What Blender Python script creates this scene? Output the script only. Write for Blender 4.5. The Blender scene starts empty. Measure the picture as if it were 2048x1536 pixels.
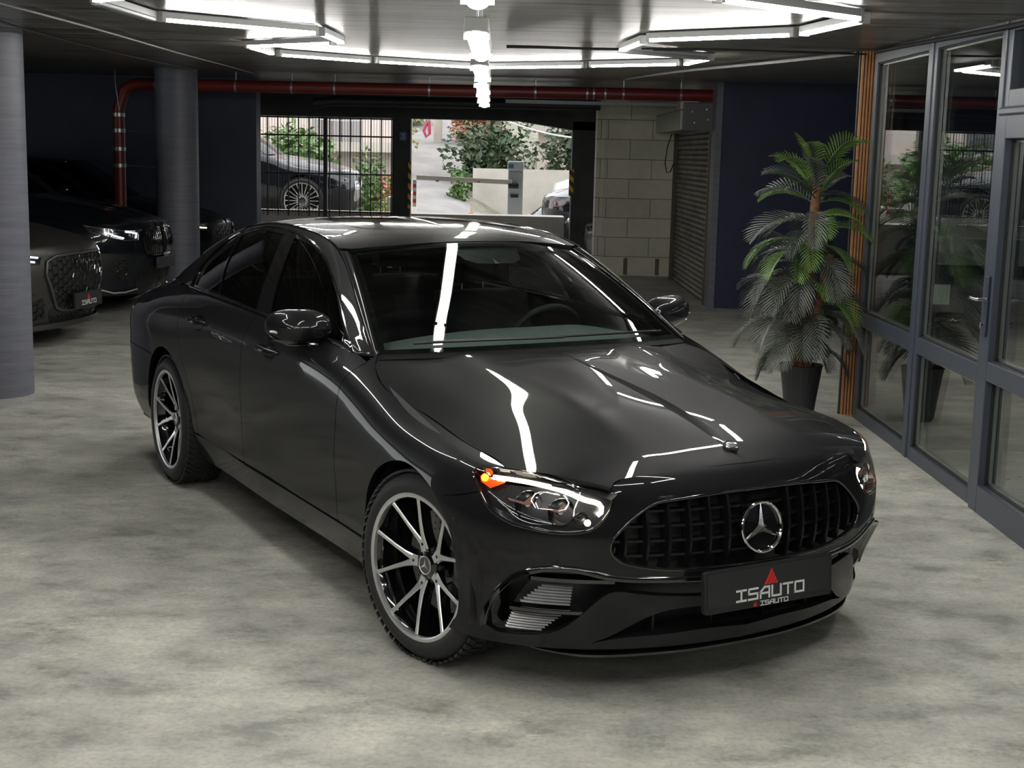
import bpy, bmesh, random
import numpy as np
from math import *
from mathutils import Vector, Matrix
from mathutils.geometry import delaunay_2d_cdt
SC=bpy.context.scene; COL=SC.collection
# ---------------- camera -------------------
cd=bpy.data.cameras.new('camera'); cam=bpy.data.objects.new('camera',cd); COL.objects.link(cam)
cd.sensor_width=36; cd.lens=36*2767.7/2048; cd.clip_start=.05; cd.clip_end=300
_r=Vector((.99972185,-.00541549,.0229542)); _u=Vector((-.0217585,.163709,.98626869)); _f=Vector((.00909894,.98649381,-.16354564))
m=Matrix.Identity(4)
for i in range(3): m[i][0]=_r[i]; m[i][1]=_u[i]; m[i][2]=-_f[i]
m.translation=Vector((0,0,1.772)); cam.matrix_world=m; SC.camera=cam
# ---------------- world, exposure ----------------------
w=bpy.data.worlds.new('world'); SC.world=w; w.use_nodes=True; nt=w.node_tree; nt.nodes.clear()
wo=nt.nodes.new('ShaderNodeOutputWorld'); wb=nt.nodes.new('ShaderNodeBackground')
wb.inputs[0].default_value=(.92,.95,.98,1); wb.inputs[1].default_value=2.6; nt.links.new(wb.outputs[0],wo.inputs[0])
vs=SC.view_settings; vs.view_transform='Standard'; vs.look='None'; vs.gamma=1; vs.use_curve_mapping=False; vs.exposure=0.0
sd=bpy.data.lights.new('sun','SUN'); sd.energy=1.2; sd.angle=.2; sd.color=(1,.95,.88)
so=bpy.data.objects.new('sun',sd); COL.objects.link(so); so.rotation_euler=(radians(-35),radians(28),0); so.location=(0,40,20)
TUBE=80.0; LAMP=26.0
random.seed(7); RNG=np.random.RandomState(3)
# ---------------- materials ---------------------------
MATS={}
def mat(n,col=(.5,.5,.5),rough=.5,metal=0,coat=0,emit=None,es=1,spec=.5,build=None,coat_r=.03):
    if n in MATS: return MATS[n]
    m=bpy.data.materials.new(n); m.use_nodes=True; t=m.node_tree; b=t.nodes['Principled BSDF']
    b.inputs['Base Color'].default_value=(*col,1); b.inputs['Roughness'].default_value=rough; b.inputs['Metallic'].default_value=metal
    b.inputs['Coat Weight'].default_value=coat; b.inputs['Coat Roughness'].default_value=coat_r; b.inputs['Specular IOR Level'].default_value=spec
    if emit: b.inputs['Emission Color'].default_value=(*emit,1); b.inputs['Emission Strength'].default_value=es
    if build: build(m,t,b)
    MATS[n]=m; return m
def N(t,k,**kw):
    n=t.nodes.new(k)
    for a,b in kw.items():
        if hasattr(n,a): setattr(n,a,b)
        else: n.inputs[a].default_value=b
    return n
def ramp(t,fac,stops):
    r=t.nodes.new('ShaderNodeValToRGB'); t.links.new(fac,r.inputs[0]); e=r.color_ramp.elements
    while len(e)<len(stops): e.new(.5)
    for q,(p,c) in zip(e,stops): q.position=p; q.color=(*c,1) if len(c)==3 else c
    return r.outputs[0]
def coords(t,scale=(1,1,1),rot=(0,0,0)):
    g=N(t,'ShaderNodeNewGeometry'); mp=N(t,'ShaderNodeMapping'); mp.inputs['Scale'].default_value=scale; mp.inputs['Rotation'].default_value=rot
    t.links.new(g.outputs['Position'],mp.inputs[0]); return mp.outputs[0]
def noise(t,vec,scale,detail=4,rough=.55):
    n=N(t,'ShaderNodeTexNoise'); n.inputs['Scale'].default_value=scale; n.inputs['Detail'].default_value=detail; n.inputs['Roughness'].default_value=rough
    t.links.new(vec,n.inputs['Vector']); return n.outputs[0]
def bump(t,b,h,strength=.2,dist=.01):
    n=N(t,'ShaderNodeBump'); n.inputs['Strength'].default_value=strength; n.inputs['Distance'].default_value=dist
    t.links.new(h,n.inputs['Height']); t.links.new(n.outputs[0],b.inputs['Normal'])
def mixc(t,f,a,b,mode='MIX'):
    n=N(t,'ShaderNodeMix'); n.data_type='RGBA'; n.blend_type=mode
    if isinstance(f,(int,float)): n.inputs[0].default_value=f
    else: t.links.new(f,n.inputs[0])
    for k,v in ((6,a),(7,b)):
        if isinstance(v,tuple): n.inputs[k].default_value=(*v,1)
        else: t.links.new(v,n.inputs[k])
    return n.outputs[2]
def f_floor(m,t,b):
    v=coords(t); n1=noise(t,coords(t,(.9,1.2,1)),.95,6,.62); n2=noise(t,coords(t,(.85,1.3,1),(0,0,.3)),3.6,11,.72); n3=noise(t,v,48,5,.7); n4=noise(t,coords(t,(.8,1.3,1),(0,0,-.2)),8.5,10,.8)
    c=ramp(t,n1,[(.34,(.33,.325,.295)),(.5,(.405,.40,.362)),(.66,(.48,.475,.43))])
    c=mixc(t,.9,c,ramp(t,n2,[(.36,(.50,.50,.49)),(.46,(.84,.84,.83)),(.55,(1.03,1.03,1.01)),(.64,(1.20,1.19,1.14))]),'MULTIPLY')
    k=N(t,'ShaderNodeMath',operation='MULTIPLY'); t.links.new(ramp(t,n1,[(.48,(0,0,0)),(.62,(1,1,1))]),k.inputs[0]); t.links.new(ramp(t,n4,[(.50,(0,0,0)),(.57,(.85,.85,.85))]),k.inputs[1])
    c=mixc(t,k.outputs[0],c,(.58,.56,.47))
    c=mixc(t,.45,c,ramp(t,n3,[(.32,(.50,.50,.50)),(.5,(1,1,1)),(.68,(1.28,1.28,1.25))]),'MULTIPLY')
    vn=N(t,'ShaderNodeTexVoronoi'); vn.inputs['Scale'].default_value=2.6; t.links.new(v,vn.inputs['Vector'])
    c=mixc(t,.55,c,ramp(t,vn.outputs['Distance'],[(.012,(.22,.21,.19)),(.028,(1,1,1))]),'MULTIPLY')
    t.links.new(c,b.inputs['Base Color']); t.links.new(ramp(t,n2,[(.3,(.40,)*3),(.7,(.60,)*3)]),b.inputs['Roughness']); bump(t,b,n4,.08,.004)
def f_ceil(m,t,b):
    n1=noise(t,coords(t,(.45,4.5,1)),2.0,10,.74); n2=noise(t,coords(t,(1,1.6,1)),.9,4); n5=noise(t,coords(t,(1.4,13,1)),2.2,8,.75)
    c=ramp(t,n1,[(.36,(.022,.021,.019)),(.44,(.085,.082,.077)),(.54,(.165,.158,.148)),(.64,(.29,.28,.265))])
    c=mixc(t,.6,c,ramp(t,n2,[(.32,(.62,.60,.60)),(.68,(1.15,1.08,1.02))]),'MULTIPLY')
    c=mixc(t,.6,c,ramp(t,n5,[(.38,(.25,.24,.23)),(.47,(1,1,1)),(.62,(1.25,1.25,1.25))]),'MULTIPLY')
    g=N(t,'ShaderNodeNewGeometry'); sx=N(t,'ShaderNodeSeparateXYZ'); t.links.new(g.outputs['Position'],sx.inputs[0])
    nn=noise(t,coords(t,(3,3,1)),3,4); ma=N(t,'ShaderNodeMath',operation='MULTIPLY_ADD'); t.links.new(nn,ma.inputs[0]); ma.inputs[1].default_value=.06; t.links.new(sx.outputs[1],ma.inputs[2])
    md=N(t,'ShaderNodeMath',operation='PINGPONG'); t.links.new(ma.outputs[0],md.inputs[0]); md.inputs[1].default_value=.48
    c=mixc(t,.9,c,ramp(t,md.outputs[0],[(0,(.10,.09,.09)),(.025,(.22,.21,.20)),(.055,(1,1,1))]),'MULTIPLY')
    t.links.new(c,b.inputs['Base Color']); bump(t,b,n1,.45,.012)
def f_wall(dark,light,sc=3):
    def f(m,t,b):
        n=noise(t,coords(t),sc,6,.6); t.links.new(ramp(t,n,[(.3,dark),(.7,light)]),b.inputs['Base Color']); bump(t,b,n,.15,.01)
    return f
def f_column(m,t,b):
    n=noise(t,coords(t,(1,1,14)),1.6,5,.6); t.links.new(ramp(t,n,[(.3,(.10,.105,.132)),(.5,(.125,.13,.16)),(.75,(.15,.155,.187))]),b.inputs['Base Color']); bump(t,b,n,.3,.012)
M_=dict
mFLOOR=mat('concrete_floor',rough=.5,build=f_floor)
mCEIL=mat('board_formed_ceiling',rough=.30,build=f_ceil)
mNAVY=mat('navy_wall_paint',rough=.55,build=f_wall((.016,.020,.050),(.024,.028,.068)))
mNAVY2=mat('dark_blue_wall_paint',rough=.55,build=f_wall((.036,.048,.080),(.048,.062,.098)))
mDARKC=mat('dark_concrete',rough=.8,build=f_wall((.035,.036,.036),(.07,.07,.07)))
mCOL=mat('column_paint',rough=.5,build=f_column)
mWHITE=mat('white_plaster',rough=.7,build=f_wall((.30,.30,.28),(.40,.40,.37)))
mFRAME=mat('grey_blue_pvc_frame',(.042,.051,.070),.38)
mSEAL=mat('black_rubber',(.008,.008,.008),.6)
mALU=mat('spacer_aluminium',(.55,.56,.55),.3,.9)
mBLK=mat('black_plastic',(.012,.012,.013),.45)
mGLOSS=mat('piano_black',(.004,.004,.005),.08,0,1)
mCHROME=mat('chrome',(.75,.76,.78),.08,1)
mSILV=mat('machined_silver',(.68,.68,.69),.34,.85)
mSTEEL=mat('galvanised_steel',(.42,.43,.44),.35,.8)
mRUB=mat('tyre_rubber',(.014,.014,.015),.62)
mRED=mat('red_pipe_paint',(.16,.018,.014),.4)
mWOOD=mat('warm_wood',rough=.45,build=f_wall((.38,.17,.07),(.55,.27,.12),9))
def paint(n,col,metal=.0,rough=.35,coat=1):
    def f(m,t,b):
        v=N(t,'ShaderNodeTexNoise'); v.inputs['Scale'].default_value=900; 
        b.inputs['Coat IOR'].default_value=1.48
    return mat(n,col,rough,metal,coat,build=f,coat_r=.012,spec=.06)
mPAINT=paint("graphite_paint",(.0065,.0065,.0078),.0,.45,.66)
def glassmat(n,tint,refl=1.5,rough=.0,base=None):
    if n in MATS: return MATS[n]
    m=bpy.data.materials.new(n); m.use_nodes=True; t=m.node_tree; t.nodes.clear()
    o=N(t,'ShaderNodeOutputMaterial'); tr=N(t,'ShaderNodeBsdfTransparent'); tr.inputs[0].default_value=(*tint,1)
    gl=N(t,'ShaderNodeBsdfGlossy'); gl.inputs['Roughness'].default_value=rough; fr=N(t,'ShaderNodeFresnel'); fr.inputs[0].default_value=refl
    # the same reflectance from both faces of the pane
    g=N(t,'ShaderNodeNewGeometry'); ml=N(t,'ShaderNodeMath',operation='MULTIPLY_ADD'); t.links.new(g.outputs['Backfacing'],ml.inputs[0]); ml.inputs[1].default_value=1/refl-refl; ml.inputs[2].default_value=refl; t.links.new(ml.outputs[0],fr.inputs[0])
    mx=N(t,'ShaderNodeMixShader'); t.links.new(fr.outputs[0],mx.inputs[0]); t.links.new(tr.outputs[0],mx.inputs[1]); t.links.new(gl.outputs[0],mx.inputs[2]); t.links.new(mx.outputs[0],o.inputs[0])
    MATS[n]=m; return m
mWS=glassmat('windscreen_glass',(.50,.57,.545),1.6)
mTINT=glassmat('tinted_side_glass',(.07,.075,.08),1.6)
mCLEAR=glassmat('clear_lamp_cover',(.93,.93,.95),1.5)
mPANE=glassmat('window_pane_glass',(.86,.90,.88),2.0)
# ---------------- mesh helpers ---------------------------
def tag(o,label=None,cat=None,group=None,kind=None):
    if label: o['label']=label
    if cat: o['category']=cat
    if group: o['group']=group
    if kind: o['kind']=kind
    return o
def empty(name,loc=(0,0,0),rz=0,**k):
    o=bpy.data.objects.new(name,None); COL.objects.link(o); o.location=loc; o.rotation_euler=(0,0,rz); o.empty_display_size=.1
    return tag(o,**k)
class MB:
    def __init__(s): s.v=[]; s.f=[]
    def add(s,v,f):
        n=len(s.v); s.v+= [tuple(p) for p in v]; s.f+=[tuple(i+n for i in q) for q in f]; return s
    def box(s,a,b,rz=0,c=None):
        (x0,y0,z0),(x1,y1,z1)=a,b
        v=[(x0,y0,z0),(x1,y0,z0),(x1,y1,z0),(x0,y1,z0),(x0,y0,z1),(x1,y0,z1),(x1,y1,z1),(x0,y1,z1)]
        if rz:
            cx,cy=c if c else ((x0+x1)/2,(y0+y1)/2); C,S=cos(rz),sin(rz); v=[(cx+(x-cx)*C-(y-cy)*S,cy+(x-cx)*S+(y-cy)*C,z) for x,y,z in v]
        return s.add(v,[(0,3,2,1),(4,5,6,7),(0,1,5,4),(1,2,6,5),(2,3,7,6),(3,0,4,7)])
    def tube(s,path,r,n=10,cap=True,closed=False,flat=None):
        P=[Vector(p) for p in path]; K=len(P); rr=r if isinstance(r,(list,tuple)) else [r]*K
        up=Vector((0,0,1)); vs=[]; prev=None
        for i,p in enumerate(P):
            a=P[i-1] if (i>0 or closed) else p; b=P[(i+1)%K] if (i<K-1 or closed) else p
            d=(b-a).normalized()
            if prev is None:
                x=d.cross(up); 
                if x.length<1e-3: x=d.cross(Vector((0,1,0)))
            else: x=prev-d*prev.dot(d)
            x.normalize(); prev=x; y=d.cross(x)
            for k in range(n):
                t=2*pi*k/n; q=x*cos(t)*rr[i]+y*sin(t)*rr[i]*(flat or 1); vs.append(p+q)
        fs=[]
        for i in range(K if closed else K-1):
            j=(i+1)%K
            for k in range(n):
                l=(k+1)%n; fs.append((i*n+k,i*n+l,j*n+l,j*n+k))
        if cap and not closed: fs.append(tuple(range(n))[::-1]); fs.append(tuple((K-1)*n+k for k in range(n)))
        return s.add(vs,fs)
    def lathe(s,prof,n=32,M=None,close=False):
        # prof: (r,z) around z axis
        vs=[];fs=[]; K=len(prof)
        for r,z in prof:
            for k in range(n):
                t=2*pi*k/n; vs.append((r*cos(t),r*sin(t),z))
        for i in range(K if close else K-1):
            j=(i+1)%K
            for k in range(n):
                l=(k+1)%n; fs.append((i*n+k,i*n+l,j*n+l,j*n+k))
        if M: vs=[M@Vector(v) for v in vs]
        return s.add(vs,fs)
    def prism(s,poly,z0,z1,M=None):
        n=len(poly); v=[(x,y,z0) for x,y in poly]+[(x,y,z1) for x,y in poly]
        if M: v=[M@Vector(q) for q in v]
        tri=Vector((0,0,0)); from mathutils.geometry import tessellate_polygon
        T=tessellate_polygon([[Vector((x,y,0)) for x,y in poly]])
        ar=sum(poly[i][0]*poly[(i+1)%n][1]-poly[(i+1)%n][0]*poly[i][1] for i in range(n))
        def o(t):
            a,b,c=[poly[i] for i in t]; k=(b[0]-a[0])*(c[1]-a[1])-(b[1]-a[1])*(c[0]-a[0]); return t if k>0 else t[::-1]
        f=[tuple(i+n for i in o(tuple(t))) for t in T]+[tuple(o(tuple(t)))[::-1] for t in T]
        for i in range(n):
            j=(i+1)%n; f.append((i,j,j+n,i+n) if ar>0 else (j,i,i+n,j+n))
        return s.add(v,f)
    def grid(s,pts):
        a=len(pts); b=len(pts[0]); return s.add([p for r in pts for p in r],[(i*b+j,(i+1)*b+j,(i+1)*b+j+1,i*b+j+1) for i in range(a-1) for j in range(b-1)])
    def build(s,name,m,parent=None,smooth=False,ang=35,bevel=0,mirror=False):
        v=s.v; f=s.f
        if mirror:
            n=len(v); v=v+[(x,-y,z) for x,y,z in v]; f=f+[tuple(i+n for i in q)[::-1] for q in f]
        me=bpy.data.meshes.new(name); me.from_pydata(v,[],f); me.materials.append(m)
        if smooth:
            me.polygons.foreach_set('use_smooth',[True]*len(me.polygons))
            try: me.set_sharp_from_angle(angle=radians(ang))
            except Exception: pass
        me.update(); o=bpy.data.objects.new(name,me); COL.objects.link(o); o.parent=parent
        if bevel:
            q=o.modifiers.new('b','BEVEL'); q.width=bevel; q.segments=2; q.limit_method='ANGLE'
        return o
def struct(name,mb,m,**k):
    return tag(mb.build(name,m,**k),kind='structure')
def boxo(name,a,b,m,parent=None,bevel=0,**k): return MB().box(a,b).build(name,m,parent,bevel=bevel,**k)
import numpy as np
from math import *
def basis(t):
    n=len(t); h=np.diff(t); A=np.eye(n); B=np.zeros((n,n))
    for i in range(1,n-1):
        A[i,i-1]=h[i-1]; A[i,i]=2*(h[i-1]+h[i]); A[i,i+1]=h[i]
        B[i,i-1]=6/h[i-1]; B[i,i]=-6/h[i-1]-6/h[i]; B[i,i+1]=6/h[i]
    return np.linalg.solve(A,B)
def weights(t,M,q):
    q=np.clip(np.asarray(q,float),t[0],t[-1]); n=len(t)
    i=np.clip(np.searchsorted(t,q,side='right')-1,0,n-2)
    h=t[i+1]-t[i]; a=(t[i+1]-q)/h; b=(q-t[i])/h
    W=np.zeros((len(q),n)); r=np.arange(len(q))
    W[r,i]+=a; W[r,i+1]+=b
    W+=((a**3-a)*h*h/6)[:,None]*M[i]+((b**3-b)*h*h/6)[:,None]*M[i+1]
    return W
def sp(t,y,q):
    t=np.asarray(t,float); y=np.asarray(y,float)
    s=1 if t[-1]>t[0] else -1
    if s<0: t=t[::-1]; y=y[::-1]
    return weights(t,basis(t),np.atleast_1d(q))@y
class Surf:
    # P[v][u] control points, interpolated by natural cubic splines both ways
    def __init__(s,P,flip=1):
        s.P=np.array(P,float); d=np.linalg.norm(np.diff(s.P,axis=1),axis=2).mean(0)
        e=np.linalg.norm(np.diff(s.P,axis=0),axis=2).mean(1)
        s.tu=np.concatenate([[0],np.cumsum(np.maximum(d,.02))]); s.tv=np.concatenate([[0],np.cumsum(np.maximum(e,.012))])
        s.Mu=basis(s.tu); s.Mv=basis(s.tv); s.flip=flip; s.g=None
    def ev(s,uv):
        uv=np.atleast_2d(uv)
        return np.einsum('ni,nj,jik->nk',weights(s.tu,s.Mu,uv[:,0]),weights(s.tv,s.Mv,uv[:,1]),s.P,optimize=True)
    def jac(s,uv):
        uv=np.atleast_2d(uv).copy(); h=1e-4
        uv[:,0]=np.clip(uv[:,0],h,s.tu[-1]-h); uv[:,1]=np.clip(uv[:,1],h,s.tv[-1]-h)
        du=(s.ev(uv+[h,0])-s.ev(uv-[h,0]))/(2*h); dv=(s.ev(uv+[0,h])-s.ev(uv-[0,h]))/(2*h)
        return du,dv
    def nrm(s,uv):
        du,dv=s.jac(uv); n=np.cross(du,dv)*s.flip
        return n/np.maximum(np.linalg.norm(n,axis=1),1e-9)[:,None]
    def grid(s):
        if s.g is None:
            U,V=np.meshgrid(np.linspace(0,s.tu[-1],260),np.linspace(0,s.tv[-1],90))
            s.g=(np.stack([U.ravel(),V.ravel()],1),); s.g+=(s.ev(s.g[0]),)
        return s.g
    def near(s,p):
        g,X=s.grid(); p=np.atleast_2d(p).astype(float)
        uv=np.array([g[np.argmin(((X-q)**2).sum(1))] for q in p])
        for _ in range(8):
            du,dv=s.jac(uv); r=p-s.ev(uv)
            a=(du*du).sum(1);b=(du*dv).sum(1);c=(dv*dv).sum(1);e=(du*r).sum(1);f=(dv*r).sum(1)
            D=np.maximum(a*c-b*b,1e-9)
            st=np.stack([(c*e-b*f)/D,(a*f-b*e)/D],1)
            uv=uv+np.clip(st,-.05,.05); uv[:,0]=np.clip(uv[:,0],0,s.tu[-1]); uv[:,1]=np.clip(uv[:,1],0,s.tv[-1])
        return uv
# ---------------- lower body ring -------------------
def ring():
    XS=[-.2,-.42,-.62,-.9,-1.3,-1.8,-2.3,-2.65,-2.95,-3.3,-3.6]
    T=[.05,-.2,-.6,-1.2,-1.8,-2.4,-2.9,-3.3,-3.6]
    # per row: nose (xn, p), nose z at centre / corner, rear x, rear z ; side y over T, side z over T
    R=[
    (.745,2.2,.175,.180, -4.00,.26,[.890,.855,.83,.83,.83,.825,.85,.85,.85],[.20,.20,.20,.20,.20,.20,.21,.23,.25]),
    (.795,2.15,.30,.31, -4.06,.36,[.900,.898,.885,.882,.880,.868,.905,.90,.89],[.33,.34,.34,.34,.34,.34,.34,.35,.36]),
    (.825,2.1,.44,.44, -4.09,.48,[.912,.908,.897,.895,.893,.884,.915,.908,.90],[.45]*7+[.46,.47]),
    (.835,2.1,.57,.57, -4.10,.62,[.917,.913,.905,.906,.907,.902,.922,.915,.905],[.58]*7+[.60,.60]),
    (.822,2.15,.665,.665, -4.09,.73,[.912,.913,.911,.915,.917,.920,.925,.918,.905],[.69,.70,.71,.72,.72,.72,.73,.73,.73]),
    (.807,2.25,.712,.73, -4.09,.82,[.884,.895,.911,.918,.920,.921,.921,.912,.898],[.755,.778,.83,.845,.85,.85,.85,.85,.84]),
    (.787,2.4,.740,.757, -4.085,.87,[.855,.864,.896,.911,.914,.912,.902,.885,.865],[.786,.815,.895,.925,.930,.932,.930,.925,.905]),
    (.763,2.6,.761,.770, -4.08,.915,[.815,.822,.850,.880,.883,.878,.862,.832,.80],[.801,.834,.940,.985,.992,.994,.992,.983,.955]),
    (.733,2.8,.777,.776, -4.06,.945,[.765,.762,.785,.834,.840,.830,.795,.745,.70],[.809,.845,.972,1.030,1.045,1.052,1.052,1.035,1.0]),
    (.66,3.0,.805,.79, -3.98,.965,[.68,.68,.70,.76,.77,.76,.72,.66,.62],[.825,.865,.995,1.045,1.062,1.07,1.07,1.055,1.02]),
    ]
    th=np.radians([0,12,24,36,47,58,69,80,90]); th2=np.radians([18,38,58,75,90])
    P=[]
    for xn,p,zc,zk,xr,zr,ys,zs in R:
        row=[]; b=ys[0]; a=xn-.05
        for t in th:
            mm,nn=(p+.9,p-.35) if p==2.1 else (p+.7,p-.4) if p<2.2 else ((p+.45,p-.3) if p<2.5 else (p+.1,p-.05)); y=b*abs(sin(t))**(2/nn); x=.05+a*abs(cos(t))**(2/mm)
            k=1-abs(x-.05)/a; kk=min(1,k/.45) # 0 centre ->1 corner
            z=zc+(zk-zc)*kk*kk*(3-2*kk)
            k2=max(0,(k-.45)/.55); z+= (zs[0]-zk)*k2*k2*(3-2*k2)
            row.append((x,y,z))
        for x in XS: row.append((x,float(sp(T,ys,x)[0]),float(sp(T,zs,x)[0])))
        b=ys[-1]; a=-3.6-xr
        for t in th2:
            t=pi/2-t; y=b*abs(sin(t))**(2/2.6) if t>1e-6 else 0; x=-3.6-a*abs(cos(t))**(2/2.6)
            k=(-3.6-x)/a; row.append((x,y,zs[-1]+(zr-zs[-1])*k))
        P.append(row)
    return Surf(P,1)
# ---------------- greenhouse side -------------------
EX=[-.60,-.75,-.9,-1.1,-1.3,-1.6,-2.0,-2.4,-2.8,-3.1,-3.35,-3.6]
EY=[.755,.728,.695,.650,.612,.592,.588,.588,.592,.61,.635,.66]
EZ=[.962,1.055,1.145,1.255,1.345,1.400,1.420,1.400,1.325,1.235,1.135,1.03]
def roofedge(x): return sp(EX,EY,x),sp(EX,EZ,x)
def belt(x):
    T=[.05,-.2,-.6,-1.2,-1.8,-2.4,-2.9,-3.3,-3.6]
    return sp(T,[.755,.757,.785,.834,.840,.830,.795,.745,.70],x),sp(T,[.809,.845,.972,1.030,1.045,1.052,1.052,1.035,1.0],x)
def green():
    X=np.array([-.62,-.72,-.85,-1.0,-1.2,-1.45,-1.8,-2.2,-2.6,-2.95,-3.2,-3.4,-3.55])
    by,bz=belt(X); ey,ez=roofedge(X); P=[]
    for f in (-.06,0,.2,.4,.6,.8,.93,1.0,1.05):
        row=[]
        for i,x in enumerate(X):
            h=max(ez[i]-bz[i],.0); bul=.028*min(1,h/.3)
            ff=f
            y=by[i]+(ey[i]-by[i])*ff+bul*4*max(ff,0)*(1-ff) if f<=1 else ey[i]-.02*min(1,h/.1)
            z=bz[i]+(ez[i]-bz[i])*ff if f<=1 else ez[i]+.012
            if f<0: z=bz[i]-.02; y=by[i]+.002
            row.append((x,y,z))
        P.append(row)
    return Surf(P,1)
# height fields -------------------------------------------------
def hood():
    X=[.80,.74,.68,.60,.48,.30,.05,-.25,-.50,-.70]
    Yv=[0,.14,.26,.33,.40,.52,.64,.72,.78,.84]
    cz=[.738,.775,.798,.826,.857,.893,.930,.968,.995,1.015]
    ez=[.60,.665,.712,.742,.762,.786,.812,.858,.942,.99]   # at y=.755
    P=[]
    for j,y in enumerate(Yv):
        row=[]
        for i,x in enumerate(X):
            f=min(y/.755,1.15); 
            z=cz[i]-(cz[i]-ez[i])*f**2.25
            k=max(0,min(1,(.7-x)/.5))
            z+=k*.009*exp(-((y-.33-.05*(x<-.1))/.07)**2)   # long bulge along the bonnet
            row.append((x,y,z))
        P.append(row)
    return Surf(P,-1)
def wscreen():
    # v bottom->top, u centre->side
    P=[]
    for v in np.linspace(-.06,1.04,7):
        ex=-.640+(-1.310+.640)*v; ey=.728+(.565-.728)*v; ez=.992+(1.345-.992)*v+.02*4*max(v,0)*(1-v)
        cx=-.50+(-1.165+.50)*v; cz=1.005+(1.392-1.005)*v+.028*4*max(v,0)*(1-v)
        row=[]
        for u in (0,.2,.4,.6,.75,.88,1.0):
            k=u**2.3; row.append((cx+(ex-cx)*k, ey*u, cz+(ez-cz)*k))
        P.append(row)
    return Surf(P,1)
def roof():
    X=[-1.05,-1.2,-1.4,-1.7,-2.0,-2.4,-2.75,-3.0,-3.3,-3.5]
    cz=[1.35,1.398,1.428,1.449,1.455,1.440,1.400,1.345,1.235,1.14]
    P=[]
    for f in (0,.25,.5,.7,.85,.94,1.0,1.05):
        row=[]
        for i,x in enumerate(X):
            ey,ez=roofedge(x); ey=float(ey[0]); ez=float(ez[0])
            z=cz[i]-(cz[i]-ez)*min(f,1)**2.8 - (.02 if f>1 else 0)
            row.append((x,ey*f,z))
        P.append(row)
    return Surf(P,-1)
# ================= trimmed surface panels =====================
def spl(pts,step=.02,straight=False):
    p=np.array(pts,float)
    if len(p)<3 or straight:
        out=[]
        for a,b in zip(p[:-1],p[1:]):
            n=max(1,int(np.linalg.norm(b-a)/step)); out+= [a+(b-a)*k/n for k in range(n)]
        return np.array(out+[p[-1]])
    t=np.concatenate([[0],np.cumsum(np.linalg.norm(np.diff(p,axis=0),axis=1))]); n=max(2,int(t[-1]/step))
    return weights(t,basis(t),np.linspace(0,t[-1],n+1))@p
def loop(*pieces,step=.02):
    out=[]
    for q in pieces:
        st=isinstance(q,tuple); s=spl(q[0] if st else q,step,st); out+= list(s[:-1])
        if np.linalg.norm(np.array(pieces[0][0] if not isinstance(pieces[0],tuple) else pieces[0][0][0])-s[-1])>1e-4 and q is pieces[-1]: out.append(s[-1])
    return np.array(out)
def inpoly(P,poly):
    x,y=P[:,0],P[:,1]; c=np.zeros(len(P),bool); n=len(poly)
    for i in range(n):
        x0,y0=poly[i]; x1,y1=poly[(i+1)%n]
        if y0==y1: continue
        k=((y0>y)!=(y1>y))&(x<(x1-x0)*(y-y0)/(y1-y0)+x0); c^=k
    return c
def dist_poly(P,poly):
    d=np.full(len(P),9.)
    for i in range(len(poly)):
        a=poly[i]; b=poly[(i+1)%len(poly)]; ab=b-a; L=max(ab@ab,1e-12); t=np.clip(((P-a)@ab)/L,0,1)
        d=np.minimum(d,np.linalg.norm(P-a-t[:,None]*ab,axis=1))
    return d
def dedup(q,eps=.0015):
    o=[q[0]]
    for p in q[1:]:
        if np.linalg.norm(p-o[-1])>eps: o.append(p)
    if np.linalg.norm(o[0]-o[-1])<eps: o.pop()
    return np.array(o)
def inset_poly(q,d,fix=None):
    q=dedup(q); ar=0.5*np.sum(q[:,0]*np.roll(q[:,1],-1)-np.roll(q[:,0],-1)*q[:,1]); s=1 if ar>0 else -1
    e=np.roll(q,-1,0)-q; e/=np.maximum(np.linalg.norm(e,axis=1),1e-9)[:,None]; n=np.stack([-e[:,1],e[:,0]],1)*s
    pn=np.roll(n,1,0); m=n+pn; L=np.maximum((m*m).sum(1),.5); o=q+m*(2*d/L)[:,None]
    if fix is not None: o[:,0]=np.where(q[:,0]<fix,0,o[:,0])
    return o
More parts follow.
